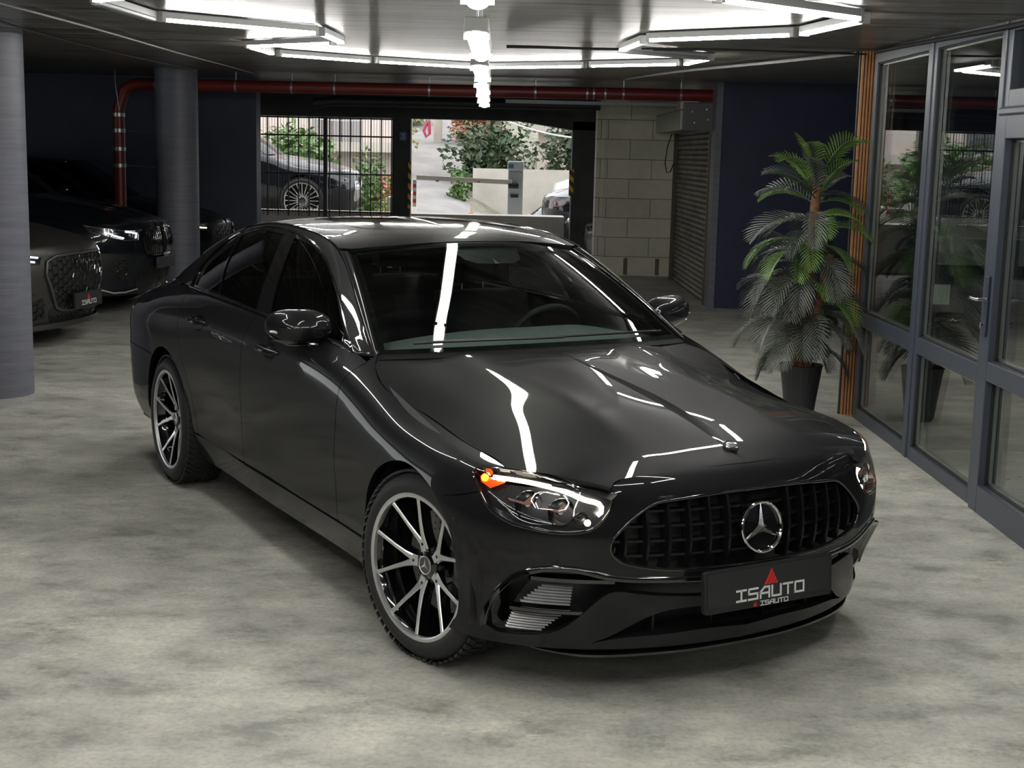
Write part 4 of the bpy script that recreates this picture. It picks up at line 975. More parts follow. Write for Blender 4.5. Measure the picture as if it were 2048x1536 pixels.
# ================= the garage =================
CZ=lambda y:2.53+.02*(y-9.5)
struct('floor',MB().box((-14,-9,-.2),(14,23.2,0)),mFLOOR)
b=MB(); b.add([(-14,-9,CZ(-9)),(9,-9,CZ(-9)),(9,23.4,CZ(23.4)),(-14,23.4,CZ(23.4)),(-14,-9,CZ(-9)+.3),(9,-9,CZ(-9)+.3),(9,23.4,CZ(23.4)+.3),(-14,23.4,CZ(23.4)+.3)],[(0,3,2,1),(4,5,6,7),(0,1,5,4),(1,2,6,5),(2,3,7,6),(3,0,4,7)]); struct('ceiling',b,mCEIL)
struct('wall_left',MB().box((-10.4,-9,0),(-10.2,8.2,3)).box((-10.4,12.6,0),(-10.2,19.8,3)).box((-10.4,8.2,2.3),(-10.2,12.6,3)),mWHITE)
struct('wall_back',MB().box((-10.4,-9.2,0),(9,-9,3)),mDARKC)
struct('wall_navy_left',MB().box((-10.4,19.6,0),(-3.46,19.95,CZ(19.6)+.01)),mNAVY2)
struct('wall_navy_right',MB().box((2.50,16.6,0),(6.5,16.85,CZ(16.6)+.01)),mNAVY)
struct('trim_1',MB().box((2.485,16.585,0),(2.56,16.9,CZ(16.6)+.01)),mCOL)
struct('wall_showroom_end',MB().box((2.72,9.86,0),(6.5,10.0,CZ(9.86)+.01)),mNAVY)
tag(boxo('wall_board',(3.10,9.83,1.07),(3.95,9.86,1.40),mWHITE),'pale grey board on the dark wall inside the showroom','board')
struct('wall_showroom_far',MB().box((6.4,-9,0),(6.5,16.6,3)),mat('showroom_grey',(.12,.12,.13),.6))
struct('wall_showroom_near',MB().box((2.55,-1.2,0),(6.4,-1.1,2.5)),mWHITE)
# block wall with dark joints
def f_blocks(m,t,b):
    g=N(t,'ShaderNodeNewGeometry'); sx=N(t,'ShaderNodeSeparateXYZ'); t.links.new(g.outputs['Position'],sx.inputs[0])
    ad=N(t,'ShaderNodeMath',operation='ADD'); t.links.new(sx.outputs[0],ad.inputs[0]); t.links.new(sx.outputs[1],ad.inputs[1])
    cb=N(t,'ShaderNodeCombineXYZ'); t.links.new(ad.outputs[0],cb.inputs[0]); t.links.new(sx.outputs[2],cb.inputs[1])
    br=N(t,'ShaderNodeTexBrick'); t.links.new(cb.outputs[0],br.inputs['Vector']); br.inputs['Scale'].default_value=1; br.inputs['Brick Width'].default_value=.66; br.inputs['Row Height'].default_value=.29
    br.inputs['Mortar Size'].default_value=.005; br.inputs['Mortar Smooth'].default_value=.3; br.inputs['Color1'].default_value=(.80,.77,.64,1); br.inputs['Color2'].default_value=(.70,.68,.57,1); br.inputs['Mortar'].default_value=(.16,.15,.12,1)
    n=noise(t,coords(t),4,5); c=mixc(t,.5,br.outputs['Color'],ramp(t,n,[(.3,(.78,.78,.78)),(.7,(1.1,1.1,1.1))]),'MULTIPLY'); t.links.new(c,b.inputs['Base Color']); bump(t,b,br.outputs['Fac'],-.3,.01)
mBLOCK=mat('aerated_blocks',rough=.9,build=f_blocks)
struct('wall_blocks',MB().box((1.50,20.9,0),(2.53,21.25,2.62)),mBLOCK)
struct('wall_block_pier',MB().box((1.38,21.0,0),(1.50,21.4,2.62)),mBLOCK)
for x in (1.86,2.34): tag(MB().prism([(x-.03,20.895),(x+.03,20.895),(x+.03,20.9),(x-.03,20.9)],.02,.27).build('mortar_smear',mat('wet_mortar',(.16,.15,.12),.9)),'dark mortar smear on the bottom course of the pale block wall, '+('left one' if x<2 else 'right one'),'mortar')
struct('wall_right_inner',MB().box((2.53,20.4,0),(2.8,21.3,2.9)),mBLOCK)
# dark concrete beam and haunches above the exit
struct('trim_2',MB().box((-4.2,21.9,2.29),(-1.42,22.3,2.95)),mDARKC)
b=MB(); prof=[(-1.42,2.29),(.2,2.29),(1.06,2.17),(1.40,2.17),(1.40,2.95),(-1.42,2.95)]
mx=Matrix(((1,0,0,0),(0,0,1,21.9),(0,1,0,0),(0,0,0,1))); b.prism(prof,0,.4,mx); struct('trim_3',b,mDARKC)
struct('wall_far_left',MB().box((-10.4,22.0,0),(-3.9,22.2,3)),mDARKC)
struct('trim_4',MB().box((1.06,21.9,0),(1.40,22.3,2.3)),mDARKC)
struct('trim_5',MB().box((-1.72,21.95,.55),(-1.47,22.25,2.35)),mDARKC)
struct('trim_6',MB().box((1.40,21.9,0),(6,22.3,2.95)),mDARKC)
struct('trim_7',MB().box((-9,22.75,0),(1.0,23.4,.78)),mat('kerb_white',(.62,.60,.56),.7))
# yellow black edge guards
def f_haz(m,t,b):
    g=N(t,'ShaderNodeNewGeometry'); sx=N(t,'ShaderNodeSeparateXYZ'); t.links.new(g.outputs['Position'],sx.inputs[0]); a=N(t,'ShaderNodeMath',operation='ADD'); t.links.new(sx.outputs[0],a.inputs[0]); t.links.new(sx.outputs[2],a.inputs[1])
    q=N(t,'ShaderNodeMath',operation='PINGPONG'); t.links.new(a.outputs[0],q.inputs[0]); q.inputs[1].default_value=.08; k=N(t,'ShaderNodeMath',operation='GREATER_THAN'); t.links.new(q.outputs[0],k.inputs[0]); k.inputs[1].default_value=.04
    t.links.new(mixc(t,k.outputs[0],(.01,.01,.01),(.75,.45,.02)),b.inputs['Base Color'])
mHAZ=mat('hazard_stripes',rough=.5,build=f_haz)
tag(boxo('edge_guard',(-1.50,21.90,.9),(-1.455,21.95,1.62),mHAZ),'yellow and black edge guard on the left post of the open exit','edge guard','edge guards at the exit')
tag(boxo('edge_guard',(1.02,21.86,1.15),(1.09,21.9,1.56),mHAZ),'yellow and black edge guard on the right post of the open exit','edge guard','edge guards at the exit')
sg=boxo('level_sign',(-1.64,21.93,1.95),(-1.53,21.95,2.08),mat('sign_blue',(.02,.08,.32),.4)); tag(sg,'small blue number sign on the dark exit post','sign')
b=MB(); Ms=Matrix(((1,0,0,-1.61),(0,0,-1,21.929),(0,1,0,1.98),(0,0,0,1))); strokes(b,[(0,.07),(.045,.07),(.02,.042),(.045,.03),(.04,0),(0,0)],.012,Ms,.002); o=b.build('digit',mWTXT,sg)
# grid fence
struct('trim_13',MB().box((-4.2,22.3,0),(-1.7,22.6,.60)),mDARKC)
fg=empty('grid_fence',(-2.6,22.45,.6),label='black welded grid fence left of the exit with a dark frame',cat='fence')
def rel(mb,o): 
    mb.v=[(x-o.location.x,y-o.location.y,z-o.location.z) for x,y,z in mb.v]; return mb
b=MB()
for x in np.arange(-3.95,-1.75,.165): b.box((x-.009,22.44,.72),(x+.009,22.46,2.5))
for z in (.80,1.40,2.0,2.28): b.box((-3.98,22.435,z-.012),(-1.75,22.465,z+.012))
rel(b,fg).build('fence_bars',mBLK,fg)
b=MB()
for x in np.arange(-3.95,-1.78,.0465): b.box((x-.003,22.47,.72),(x+.003,22.476,2.3))
rel(b,fg).build('wire_mesh',mBLK,fg)
for x in (-2.86,-1.76): rel(MB().box((x-.03,22.40,.5),(x+.03,22.5,2.5)),fg).build('fence_post',mBLK,fg)
# columns
for i,(x,y,r,lb) in enumerate(((-3.62,9.80,.275,'round blue grey concrete column at the left edge of the frame'),(-3.83,16.45,.245,'round dark blue grey concrete column behind the black car with the barred grille'))):
    b=MB(); b.lathe([(r,0),(r,CZ(y)+.05)],64); o=b.build('column',mCOL,None,smooth=True,ang=60); o.location=(x,y,0); tag(o,lb,'column','round columns')
# red drain pipe
rp=empty('drain_pipe',(-4.71,17.2,0),label='dark red drain pipe rising by the navy wall and running under the ceiling',cat='pipe')
pz=2.513; path=[(-4.71,17.2,.0),(-4.71,17.2,2.14),(-4.71,17.2,2.20),(-4.69,17.2,2.27),(-4.66,17.2,2.36),(-4.64,17.2,2.42),(-4.59,17.2,2.47),(-4.50,17.2,2.505),(-4.38,17.2,2.515),(-4.1,17.2,pz),(2.9,17.2,2.535)]
rel(MB().tube(path,.072,20),rp).build('pipe',mRED,rp,smooth=True)
def clamp(x,z,vert,nm='pipe_clamp',w=.022,r=.077):
    if vert: P=[(x,17.2,z-w),(x,17.2,z+w)]
    else: P=[(x-w,17.2,z),(x+w,17.2,z)]
    rel(MB().tube(P,r,20),rp).build(nm,mSTEEL,rp,smooth=True,ang=40)
for z in (2.14,1.95,1.73,1.53): clamp(-4.71,z,True)
for x in (-4.25,-3.28,-2.60,-2.08,-.93,.36,.99,1.07,1.21,1.43,2.13): clamp(x,pz+.003*(x+4.2)/1,False,w=.012)
for x in (-3.28,-2.60,-2.08,-.93,.36,1.43,2.13): rel(MB().tube([(x,17.2,pz+.07),(x,17.2,CZ(17.2))],.007,6),rp).build('hanger_rod',mSTEEL,rp)
rel(MB().tube([(-4.68,17.12,2.2),(-4.72,17.12,2.5),(-4.73,17.15,CZ(17.15))],.006,6),rp).build('hanger_rod',mSTEEL,rp)
for z in (1.53,1.95): rel(MB().tube([(-4.65,17.2,z),(-3.9,17.25,z-.02)],.008,6),rp).build('stay_rod',mSTEEL,rp)
# second, dark pipe and cable tray
o=MB().tube([(-2.62,19.3,2.40),(-2.35,19.3,2.44),(1.3,19.3,2.46)],.07,14).build('dark_pipe',mat('dark_pipe_paint',(.02,.018,.022),.5),None,smooth=True); tag(o,'dark pipe running behind and below the red drain pipe','pipe')
o=MB().box((-.0,16.98,2.385),(2.1,17.06,2.425)).build('cable_tray',mat('tray_grey',(.14,.15,.15),.5,.5)); tag(o,'perforated grey cable tray under the right half of the red pipe','cable tray')
# roller shutter on the side wall
sh=empty('roller_shutter',(2.5,18.65,0),label='closed dark steel roller shutter between the block wall and the navy wall',cat='shutter')
b=MB(); n=34
pr=[]
for i in range(n*8+1):
    z=2.30*i/(n*8); pr.append((2.53-.020*abs(sin(pi*i/8))**.8,z))
b.grid([[(x,y,z) for y in (16.98,20.42)] for x,z in pr]); 
def f_rust(m,t,b):
    n=noise(t,coords(t,(1,1,3)),2.2,7,.65); t.links.new(ramp(t,n,[(.3,(.06,.058,.052)),(.55,(.17,.155,.125)),(.75,(.26,.235,.19))]),b.inputs['Base Color'])
rel(b,sh).build('shutter_curtain',mat('shutter_steel',rough=.5,metal=.5,build=f_rust),sh,smooth=True,ang=50)
for y in (16.93,20.42): rel(MB().box((2.47,y,0),(2.55,y+.06,2.32)),sh).build('guide_rail',mat('rail_brown',(.09,.075,.055),.5,.4),sh)
mBOX=mat('zinc_box',(.30,.30,.28),.4,.4)
bx=rel(MB().box((2.18,17.55,2.12),(2.5,20.3,2.38)),sh).build('shutter_box',mBOX,sh,bevel=.02)
pl=rel(MB().box((2.14,16.92,2.10),(2.52,16.96,2.44)),sh).build('end_plate',mat('plate_grey',(.10,.10,.10),.5,.5),sh,bevel=.01)
for x,z in ((2.25,2.33),(2.42,2.36),(2.28,2.20),(2.44,2.24)): MB().lathe([(.0001,.01),(.012,.008),(.013,0)],10,Matrix.Translation((x-2.5,16.92-18.65,z))@Matrix.Rotation(pi/2,4,'X')).build('bolt',mSTEEL,pl,smooth=True)
rel(MB().tube([(2.42,20.35,2.12),(2.36,20.3,1.95),(2.33,20.3,1.7),(2.36,20.3,1.56),(2.42,20.35,1.58),(2.47,20.4,1.70)],.008,6),sh).build('power_cable',mBLK,sh,smooth=True)
# ---------------- ceiling lights ----------------
mTUBE=mat('lit_tube',(1,1,1),.5,emit=(1,.985,.94),es=TUBE); mHOUS=mat('batten_housing',(.55,.56,.57),.4)
pairs=[((-1.90,6.62),(-1.90,7.62),0),((-1.86,7.68),(-1.15,8.50),1),((-1.12,8.58),(-1.10,9.42),1),((-1.17,9.56),(-1.86,10.25),1),((-1.87,10.30),(-1.86,11.22),1),((-1.83,11.42),(-1.19,12.25),1),((-1.12,12.27),(-.31,12.96),1),((-.15,12.93),(.67,12.22),1),((.73,12.10),(1.39,11.40),1),((1.44,11.33),(1.50,10.42),1),((1.46,10.36),(.80,9.62),0),((.78,9.55),(.83,8.62),1),((.85,8.42),(1.55,7.68),1),((1.585,7.58),(1.66,6.62),1),
((-1.87,6.5),(-1.17,5.75),1),((-1.12,5.65),(-1.12,4.75),1),((-1.15,4.65),(-1.86,3.95),1),((-1.9,3.85),(-1.9,2.9),1),((-1.86,2.8),(-1.2,2.1),1),((-1.1,2.0),(-.3,1.45),1),((.12,1.45),(.7,1.9),1),((.8,2.1),(1.5,2.8),1),((1.6,2.9),(1.6,3.85),1),((1.55,3.95),(.85,4.65),1),((.8,4.75),(.8,5.65),1),((.85,5.75),(1.6,6.5),1),
((-1.9,.6),(-1.9,-.4),1),((-1.86,-.5),(-1.1,-1.3),1),((1.6,.6),(1.6,-.4),1),((1.55,-.5),(.8,-1.3),1),((-.9,-1.7),(.6,-1.7),1)]
P0=None
for i,(a,c,on) in enumerate(pairs):
    a=Vector((*a,CZ(a[1])-.012)); c=Vector((*c,CZ(c[1])-.012)); d=c-a; L=d.length; ang=atan2(d.y,d.x); tilt=-asin(d.z/L)
    o=empty('batten_light',(a+c)/2); o.rotation_euler=(0,tilt,ang)
    near=('back' if (a.y+c.y)/2>9.5 else 'front'); 
    h=MB().box((-L/2,-.024,-.030),(L/2,.024,.004)).build('light_housing',mHOUS,o,bevel=.003)
    if on: 
        t_=MB(); pr=[(-.018,-.030),(-.017,-.040),(-.008,-.047),(.008,-.047),(.017,-.040),(.018,-.030)]
        t_.grid([[(x,y,z) for y,z in pr] for x in (L/2-.012,-L/2+.012)]); t_.add([(L/2-.012,y,z) for y,z in pr],[tuple(range(6))]); t_.add([(-L/2+.012,y,z) for y,z in pr],[tuple(range(6))[::-1]]); t_.build('light_diffuser',mTUBE,o,smooth=True,ang=80)
    else: MB().box((-L/2+.01,-.026,-.052),(L/2-.01,.026,-.030)).build('light_diffuser',mat('unlit_diffuser',(.4,.41,.42),.35),o,bevel=.006)
    for s in (-1,1): MB().box((s*L/2-.014,-.026,-.050),(s*L/2+.014,.026,.004)).build('end_cap',mHOUS,o,bevel=.004)
    o['category']='ceiling light'; o['group']='batten lights in the ceiling hexagons'
    LBL={0:'unlit grey batten light, first one at the top left corner of the picture',1:'long lit batten light high on the left, below the unlit one',2:'short lit batten light pointing away on the left, between two slanting ones',3:'lit batten light of the left zigzag slanting back to the left',4:'short lit batten light at the leftmost bend of the zigzag',5:'lit batten light of the far left row, next to the leftmost bend',6:'lit batten light just left of the middle row of pendant lamps',7:'lit batten light just right of the middle row of pendant lamps',8:'lit batten light of the far right row, second from the pendants',9:'short lit batten light at the right end of the far row',10:'unlit batten light seen edge on between the two right hand zigzags',11:'short lit batten light on the right pointing away, nearest the pendants',12:'long lit batten light on the right of the ceiling',13:'lit batten light at the top right near the wood slats'}
    o['label']=LBL.get(i,'lit batten light out of the picture, over or behind the camera')
for i,(yf,L) in enumerate(((-2.15,1.40),(.10,1.40),(2.35,1.40),(4.62,1.40),(7.15,1.38),(9.35,1.42),(11.3,1.35),(12.75,1.1),(14.15,1.1))):
    x=-.10-.012*(yf-5); y0=yf-L; z0=2.205
    o=empty('pendant_light',(x,yf-L/2,z0))
    P=[(.042*cos(t),.034*sin(t)) for t in np.linspace(pi,2*pi,11)]
    b=MB(); ys=[-L/2,-L/2+.02,-L/2+.06,L/2-.06,L/2-.02,L/2]; ks=[.35,.8,1,1,.8,.35]
    b.grid([[(px*k,y,.055+pz*k) for px,pz in P] for y,k in zip(ys,ks)]); b.add([(px*.35,L/2,.055+pz*.35) for px,pz in P],[tuple(range(11))]); b.build('light_cover',mat('lit_cover',(1,1,1),.5,emit=(1,1,.90),es=LAMP),o,smooth=True,ang=60)
    MB().box((-.050,-L/2,.055),(.050,L/2,.115)).build('light_body',mat('lamp_body_grey',(.32,.33,.30),.5),o,bevel=.006)
    for s in (-1,1): MB().tube([(0,s*L*.35,.10),(0,s*L*.35,CZ(yf)-z0)],.006,6).build('hanger_rod',mSTEEL,o)
    for s in (-1,1): MB().box((-.054,s*L*.42-.01,.03),(.054,s*L*.42+.01,.07)).build('clip',mSTEEL,o)
    nm={3:'nearest',4:'second',5:'third',6:'fourth',7:'fifth',8:'farthest'}
    tag(o,(nm[i]+' lit pendant lamp of the row down the middle, counted from the camera') if i in nm else 'lit pendant lamp of the middle row over or behind the camera','ceiling light','pendant lamps down the middle')
# service rail above the pendants
b=MB(); 
# ceiling cables
def cable(pts,r,lb,m=mBLK,drop=.02):
    P=[(x,y,CZ(y)-drop-(k%3)*.006) for k,(x,y) in enumerate(pts)]; o=MB().tube([tuple(p) for p in spl(P,.12)],r,6).build('ceiling_cable',m,None,smooth=True); return tag(o,lb,'cable')
cable([(.0,9.9),(.3,9.8),(.6,9.75),(1.2,9.72),(1.9,9.7),(2.45,9.65)],.007,'black cable crossing the ceiling from the pendants to the wood slats')
cable([(.0,10.1),(.25,9.95),(.7,9.85),(1.5,9.8),(2.45,9.7)],.005,'thin second black cable beside the first one near the pendants')
cable([(-2.95,7.6),(-3.2,9.9),(-3.4,13.0),(-3.55,16.2)],.008,'dark cable along the ceiling from the left column to the far column',drop=.015)
cable([(-2.55,7.0),(-2.6,9.0),(-2.75,12),(-2.9,14.5),(-3.0,16.9)],.006,'clipped pale cable along the left of the ceiling',mat('cable_grey',(.35,.34,.32),.5))
cable([(1.35,15.9),(1.7,13.0),(2.1,11.0),(2.42,9.8)],.012,'grey flexible conduit slanting over the ceiling towards the wood slats',mat('conduit_grey',(.30,.30,.31),.5))
cable([(2.47,9.5),(2.46,8.2),(2.45,7),(2.44,5.5)],.012,'black cable bundle along the top of the glass front')
# ---------------- glass front (plane x=2.5) ----------------
GX=2.535
struct('trim_8',MB().box((2.55,9.60,0),(2.72,9.86,CZ(9.7)+.01)),mBLK)
struct('wall_corner',MB().box((2.52,9.725,0),(2.72,10.0,CZ(9.7)+.01)),mNAVY)
# warm wooden slats on a black backing
ws=empty('slat_panel',(2.47,9.73,0),label='narrow panel of upright warm wood slats beside the glass front',cat='wall panel')
for k in range(5): rel(MB().box((2.430+.0215*k,9.665,0),(2.443+.0215*k,9.69,CZ(9.7)-.012)),ws).build('wood_slat',mWOOD,ws)
rel(MB().box((2.42,9.69,0),(2.54,9.72,CZ(9.7)-.012)),ws).build('slat_backing',mBLK,ws)
rel(MB().box((2.536,9.66,0),(2.545,9.72,CZ(9.6)-.012)),ws).build('metal_edge',mALU,ws)
H=2.50
def frame(nm,y0,y1,z0,z1,w,x0=2.495,x1=2.575,parent=None,lab=None,cat='window'):
    b=MB(); b.box((x0,y0,z0),(x1,y0+w,z1)).box((x0,y1-w,z0),(x1,y1,z1)).box((x0,y0+w,z0),(x1,y1-w,z0+w*1.25)).box((x0,y0+w,z1-w),(x1,y1-w,z1))
    return b
def unit(name,y0,y1,rails,lab,w=.065,top=H,kind='window',x0=2.495,x1=2.575):
    o=empty(name,(GX,(y0+y1)/2,0)); o['kind']='structure'
    b=frame('f',y0,y1,0,top,w,x0,x1)
    zs=[w*1.25]+[z for r in rails for z in (r-.05,r+.05)]+[top-w]
    for r in rails: b.box((x0,y0+w,r-.05),(x1,y1-w,r+.05))
    rel(b,o).build(name+'_frame' if False else 'frame',mFRAME,o,bevel=.004)
    for k in range(0,len(zs),2):
        a,c=zs[k],zs[k+1]
        for xx in (GX-.012,GX+.012): rel(MB().add([(xx,y0+w,a),(xx,y0+w,c),(xx,y1-w,c),(xx,y1-w,a)],[(0,1,2,3)]),o).build('pane',mPANE,o)
        g=MB(); e=.006
        for q0,q1,r0,r1 in ((y0+w,y0+w+e,a,c),(y1-w-e,y1-w,a,c)): g.box((GX-.024,q0,r0),(GX-.014,q1,r1))
        for r0,r1 in ((a,a+e),(c-e,c)): g.box((GX-.024,y0+w,r0),(GX-.014,y1-w,r1))
        rel(g,o).build('glazing_seal',mSEAL,o)
        g=MB(); 
        g.box((GX-.009,y0+w,a),(GX+.009,y0+w+.018,c)).box((GX-.009,y1-w-.018,a),(GX+.009,y1-w,c)).box((GX-.009,y0+w,a),(GX+.009,y1-w,a+.018)).box((GX-.009,y0+w,c-.018),(GX+.009,y1-w,c)); rel(g,o).build('spacer_bar',mALU,o)
    return o
unit('window_1',8.31,9.58,[.70],'')
unit('window_2',7.08,8.27,[.70],'')
tag(MB().box((2.485,8.262,0),(2.585,8.318,H+.01)).build('trim_9',mFRAME,bevel=.006),kind='structure')
# door with fanlight
dr_=unit('door_1',5.62,7.06,[.74],'',w=.115,top=2.02,x0=2.475,x1=2.595)
fl=unit('window_3',5.62,7.06,[],'',w=.07,top=H) if False else None
o=empty('window_3',(GX,6.34,0)); o['kind']='structure'
b=frame('f',5.62,7.06,2.06,H,.07); rel(b,o).build('frame',mFRAME,o,bevel=.004); rel(MB().add([(GX,5.69,2.14),(GX,5.69,2.43),(GX,6.99,2.43),(GX,6.99,2.14)],[(0,1,2,3)]),o).build('pane',mPANE,o)
rel(MB().box((2.47,5.62,2.02),(2.585,7.06,2.06)),o).build('drip_rail',mFRAME,o,bevel=.01)
hd=empty('door_handle',(2.473,6.995,1.05)); hd.parent=dr_; hd.location=(2.473-GX,6.995-6.34,1.08)
MB().box((-.012,-.018,-.17),(0,.018,.14)).build('handle_plate',mat('handle_black',(.03,.04,.06),.35),hd,bevel=.004)
MB().tube([(-.012,0,.02),(-.05,0,.02),(-.055,.012,.02),(-.055,.11,.02)],.009,10).build('lever',mCHROME,hd,smooth=True)
MB().tube([(-.012,0,-.11),(-.03,0,-.11)],.008,8).tube([(-.03,0,-.125),(-.03,0,-.095)],.006,8).build('key',mCHROME,hd,smooth=True)
tag(MB().box((2.485,7.055,0),(2.585,7.085,H+.01)).build('trim_10',mFRAME,bevel=.006),kind='structure')
unit('window_4',4.35,5.58,[.70],''); unit('window_5',3.1,4.31,[.70],''); unit('window_6',1.85,3.06,[.70],''); unit('window_7',.6,1.81,[.70],'')
struct('trim_11',MB().box((2.495,-1.2,H),(2.595,9.6,2.52)),mFRAME)
struct('trim_12',MB().box((2.495,-1.2,0),(2.595,.58,2.5)),mFRAME)
# inside the showroom
ds=empty('desk',(3.10,9.0,0),label='dark desk standing inside the showroom behind the glass',cat='desk')
MB().box((-.42,-.5,.83),(.42,.5,.87)).build('desk_top',mBLK,ds,bevel=.004)
for s in (-1,1): MB().box((-.40,s*.47-.02,0),(.40,s*.47+.02,.83)).build('desk_side',mBLK,ds)
pp=MB().box((2.70,9.0,.87),(2.93,9.006,1.0)).build('paper_card',mat('white_card',(.85,.85,.84),.6)); tag(pp,'white card standing on the desk inside the showroom','card')
# white flecks: dropped paper scraps and floor bolts near the glass
for x,y in ((2.12,7.72),(2.02,7.80)): tag(MB().lathe([(.0001,.004),(.012,.003),(.014,0)],10,Matrix.Translation((x,y,.0))).build('floor_bolt',mBLK,smooth=True),'small dark bolt head in the floor near the glass front, '+('right one' if x>2.1 else 'left one'),'bolt')
# ================= potted palm =================
pt=empty('potted_palm',(2.10,9.52,0),label='tall artificial palm with layered dark green fronds in a ribbed black pot',cat='plant')
b=MB(); prof=[(.085,0),(.10,.02),(.112,.12),(.128,.24),(.145,.365),(.150,.375),(.143,.38),(.135,.345),(.0001,.34)]; n=72
vs=[];fs=[]
for r,z in prof:
    for k in range(n):
        t=2*pi*k/n; q=r*(1-.022*(k%3==0)*(0.03<z<.37)); vs.append((q*cos(t),q*sin(t),z))
for i in range(len(prof)-1):
    for k in range(n): l=(k+1)%n; fs.append((i*n+k,i*n+l,(i+1)*n+l,(i+1)*n+k))
b.add(vs,fs); b.build('pot',mat('pot_black',(.016,.018,.020),.5),pt,smooth=True,ang=25)
MB().lathe([(.137,.345),(.09,.352),(.0001,.355)],24).build('soil',mat('soil',(.05,.04,.03),.9),pt,smooth=True)
mTR=mat('palm_trunk',rough=.8,build=f_wall((.10,.045,.02),(.22,.10,.045),30))
def trunk(x,y,lean,h,r):
    P=[(x+lean*(k/10)**1.5,y+.02*sin(k),.34+(h-.34)*k/10) for k in range(11)]; MB().tube(P,[r*(1.15-.3*k/10)*(1+.08*(k%2)) for k in range(11)],12).build('trunk',mTR,pt,smooth=True)
trunk(0,0,.04,1.62,.035); trunk(.035,-.03,.12,1.15,.028); trunk(-.03,.03,-.04,.95,.028)
def leafmat(nm,a,c): return mat(nm,rough=.42,build=lambda m,t,b:(t.links.new(ramp(t,noise(t,coords(t),6,2),[(.3,a),(.7,c)]),b.inputs['Base Color'])))
LM=[leafmat('frond_dark',(.022,.032,.025),(.050,.062,.048)),leafmat('frond_grey_green',(.055,.064,.056),(.115,.125,.108)),leafmat('frond_green',(.06,.125,.025),(.14,.24,.06))]
def frond(base,az,el,L,mi,droop=1.1,rnd=random):
    d=Vector((cos(az)*cos(el),sin(az)*cos(el),sin(el))); side=d.cross(Vector((0,0,1))).normalized(); up=side.cross(d)
    P=[];p=Vector(base); dd=d.copy(); n=19; T=[]
    for i in range(n+1):
        P.append(p.copy()); T.append(dd.copy()); p=p+dd*(L/n); dd=(dd+Vector((0,0,-droop*.055*(.5+i/n)))).normalized()
    b=MB(); b.tube([tuple(q) for q in P],[.0042*(1-.75*i/n) for i in range(n+1)],5)
    rl=rnd.uniform(-.5,.5)
    for i in range(3,n+1):
        f=(i-3)/(n-3); t=T[i]; s_=t.cross(Vector((0,0,1)));
        if s_.length<.05: s_=side.copy()
        s_.normalize(); u_=s_.cross(t).normalized(); s2=(s_*cos(rl)+u_*sin(rl)); u2=s2.cross(t)
        ll=L*.37*(sin(pi*min(1,.16+f*.80))**.75)*rnd.uniform(.9,1.08); w=.0105
        for sg in (-1,1):
            dr=(s2*sg*cos(.75+.35*f)+t*sin(.75+.35*f)+u2*.22).normalized(); a=P[i]; 
            m1=a+dr*ll*.4; m2=a+dr*ll*.78+Vector((0,0,-ll*.06)); e=a+dr*ll+Vector((0,0,-ll*.15)); q=t*w; nn=dr.cross(t).normalized()*.0022
            b.add([a-q*.4,a+q*.4,m1-q,m1+nn,m1+q,m2-q*.8,m2+nn,m2+q*.8,e],[(0,1,3),(0,3,2),(1,4,3),(2,3,6,5),(3,4,7,6),(5,6,8),(6,7,8)])
    return b.build('frond',LM[mi],pt,smooth=False)
R_=random.Random(11)
tiers=[(1.60,6,.95,.48,.3),(1.55,6,.45,.46,.4),(1.40,8,.30,.46,.6),(1.26,8,.15,.46,.8),(1.14,9,.40,.50,.7),(1.02,8,.05,.50,.9),(.92,9,.45,.48,.8),(.80,9,.0,.50,.9),(.70,8,.30,.48,.9),(.62,7,-.2,.42,.9)]
for zi,(z,n,el,L,dp) in enumerate(tiers):
    for k in range(n):
        az=2*pi*(k+R_.random()*.7)/n+zi*.7
        # fronds cannot pass through the glass
        bx=(.04 if z>1.3 else R_.choice((0,.08,-.03))); x=bx; y=R_.uniform(-.02,.02)
        LL=L*R_.uniform(.85,1.15); e=el+R_.uniform(-.25,.25)
        reach=x+cos(az)*LL*cos(e)*.92
        if reach>.33: LL*=max(.45,.33/max(reach,.01))
        ry=y+sin(az)*LL*cos(e)
        if reach>.05 and ry>.06: LL*=.55
        if reach<-.62: LL*=.62/-reach
        g=R_.random(); mi=2 if g<(.30 if z>1.3 else .22) else (1 if g<.62 else 0)
        frond((x,y,z-R_.uniform(0,.12)),az,e,LL,mi,1.0+dp*.9,R_)
# three broad fronds hanging towards the viewer
for az,z,L,mi in ((-1.75,1.42,.42,1),(-1.35,1.10,.46,1),(-1.95,1.02,.48,1),(-1.6,.70,.46,1),(-2.2,.62,.45,1),(-2.6,.75,.5,1),(-2.9,.95,.5,0),(-2.4,1.60,.42,2),(-.6,.80,.36,2),(-1.2,1.7,.5,2),(-2.0,1.68,.5,2)):
    frond((.03+.07*cos(az),.07*sin(az),z),az,.25 if z<1.5 else .9,L,mi,2.6 if z<1.5 else 1.4,R_)
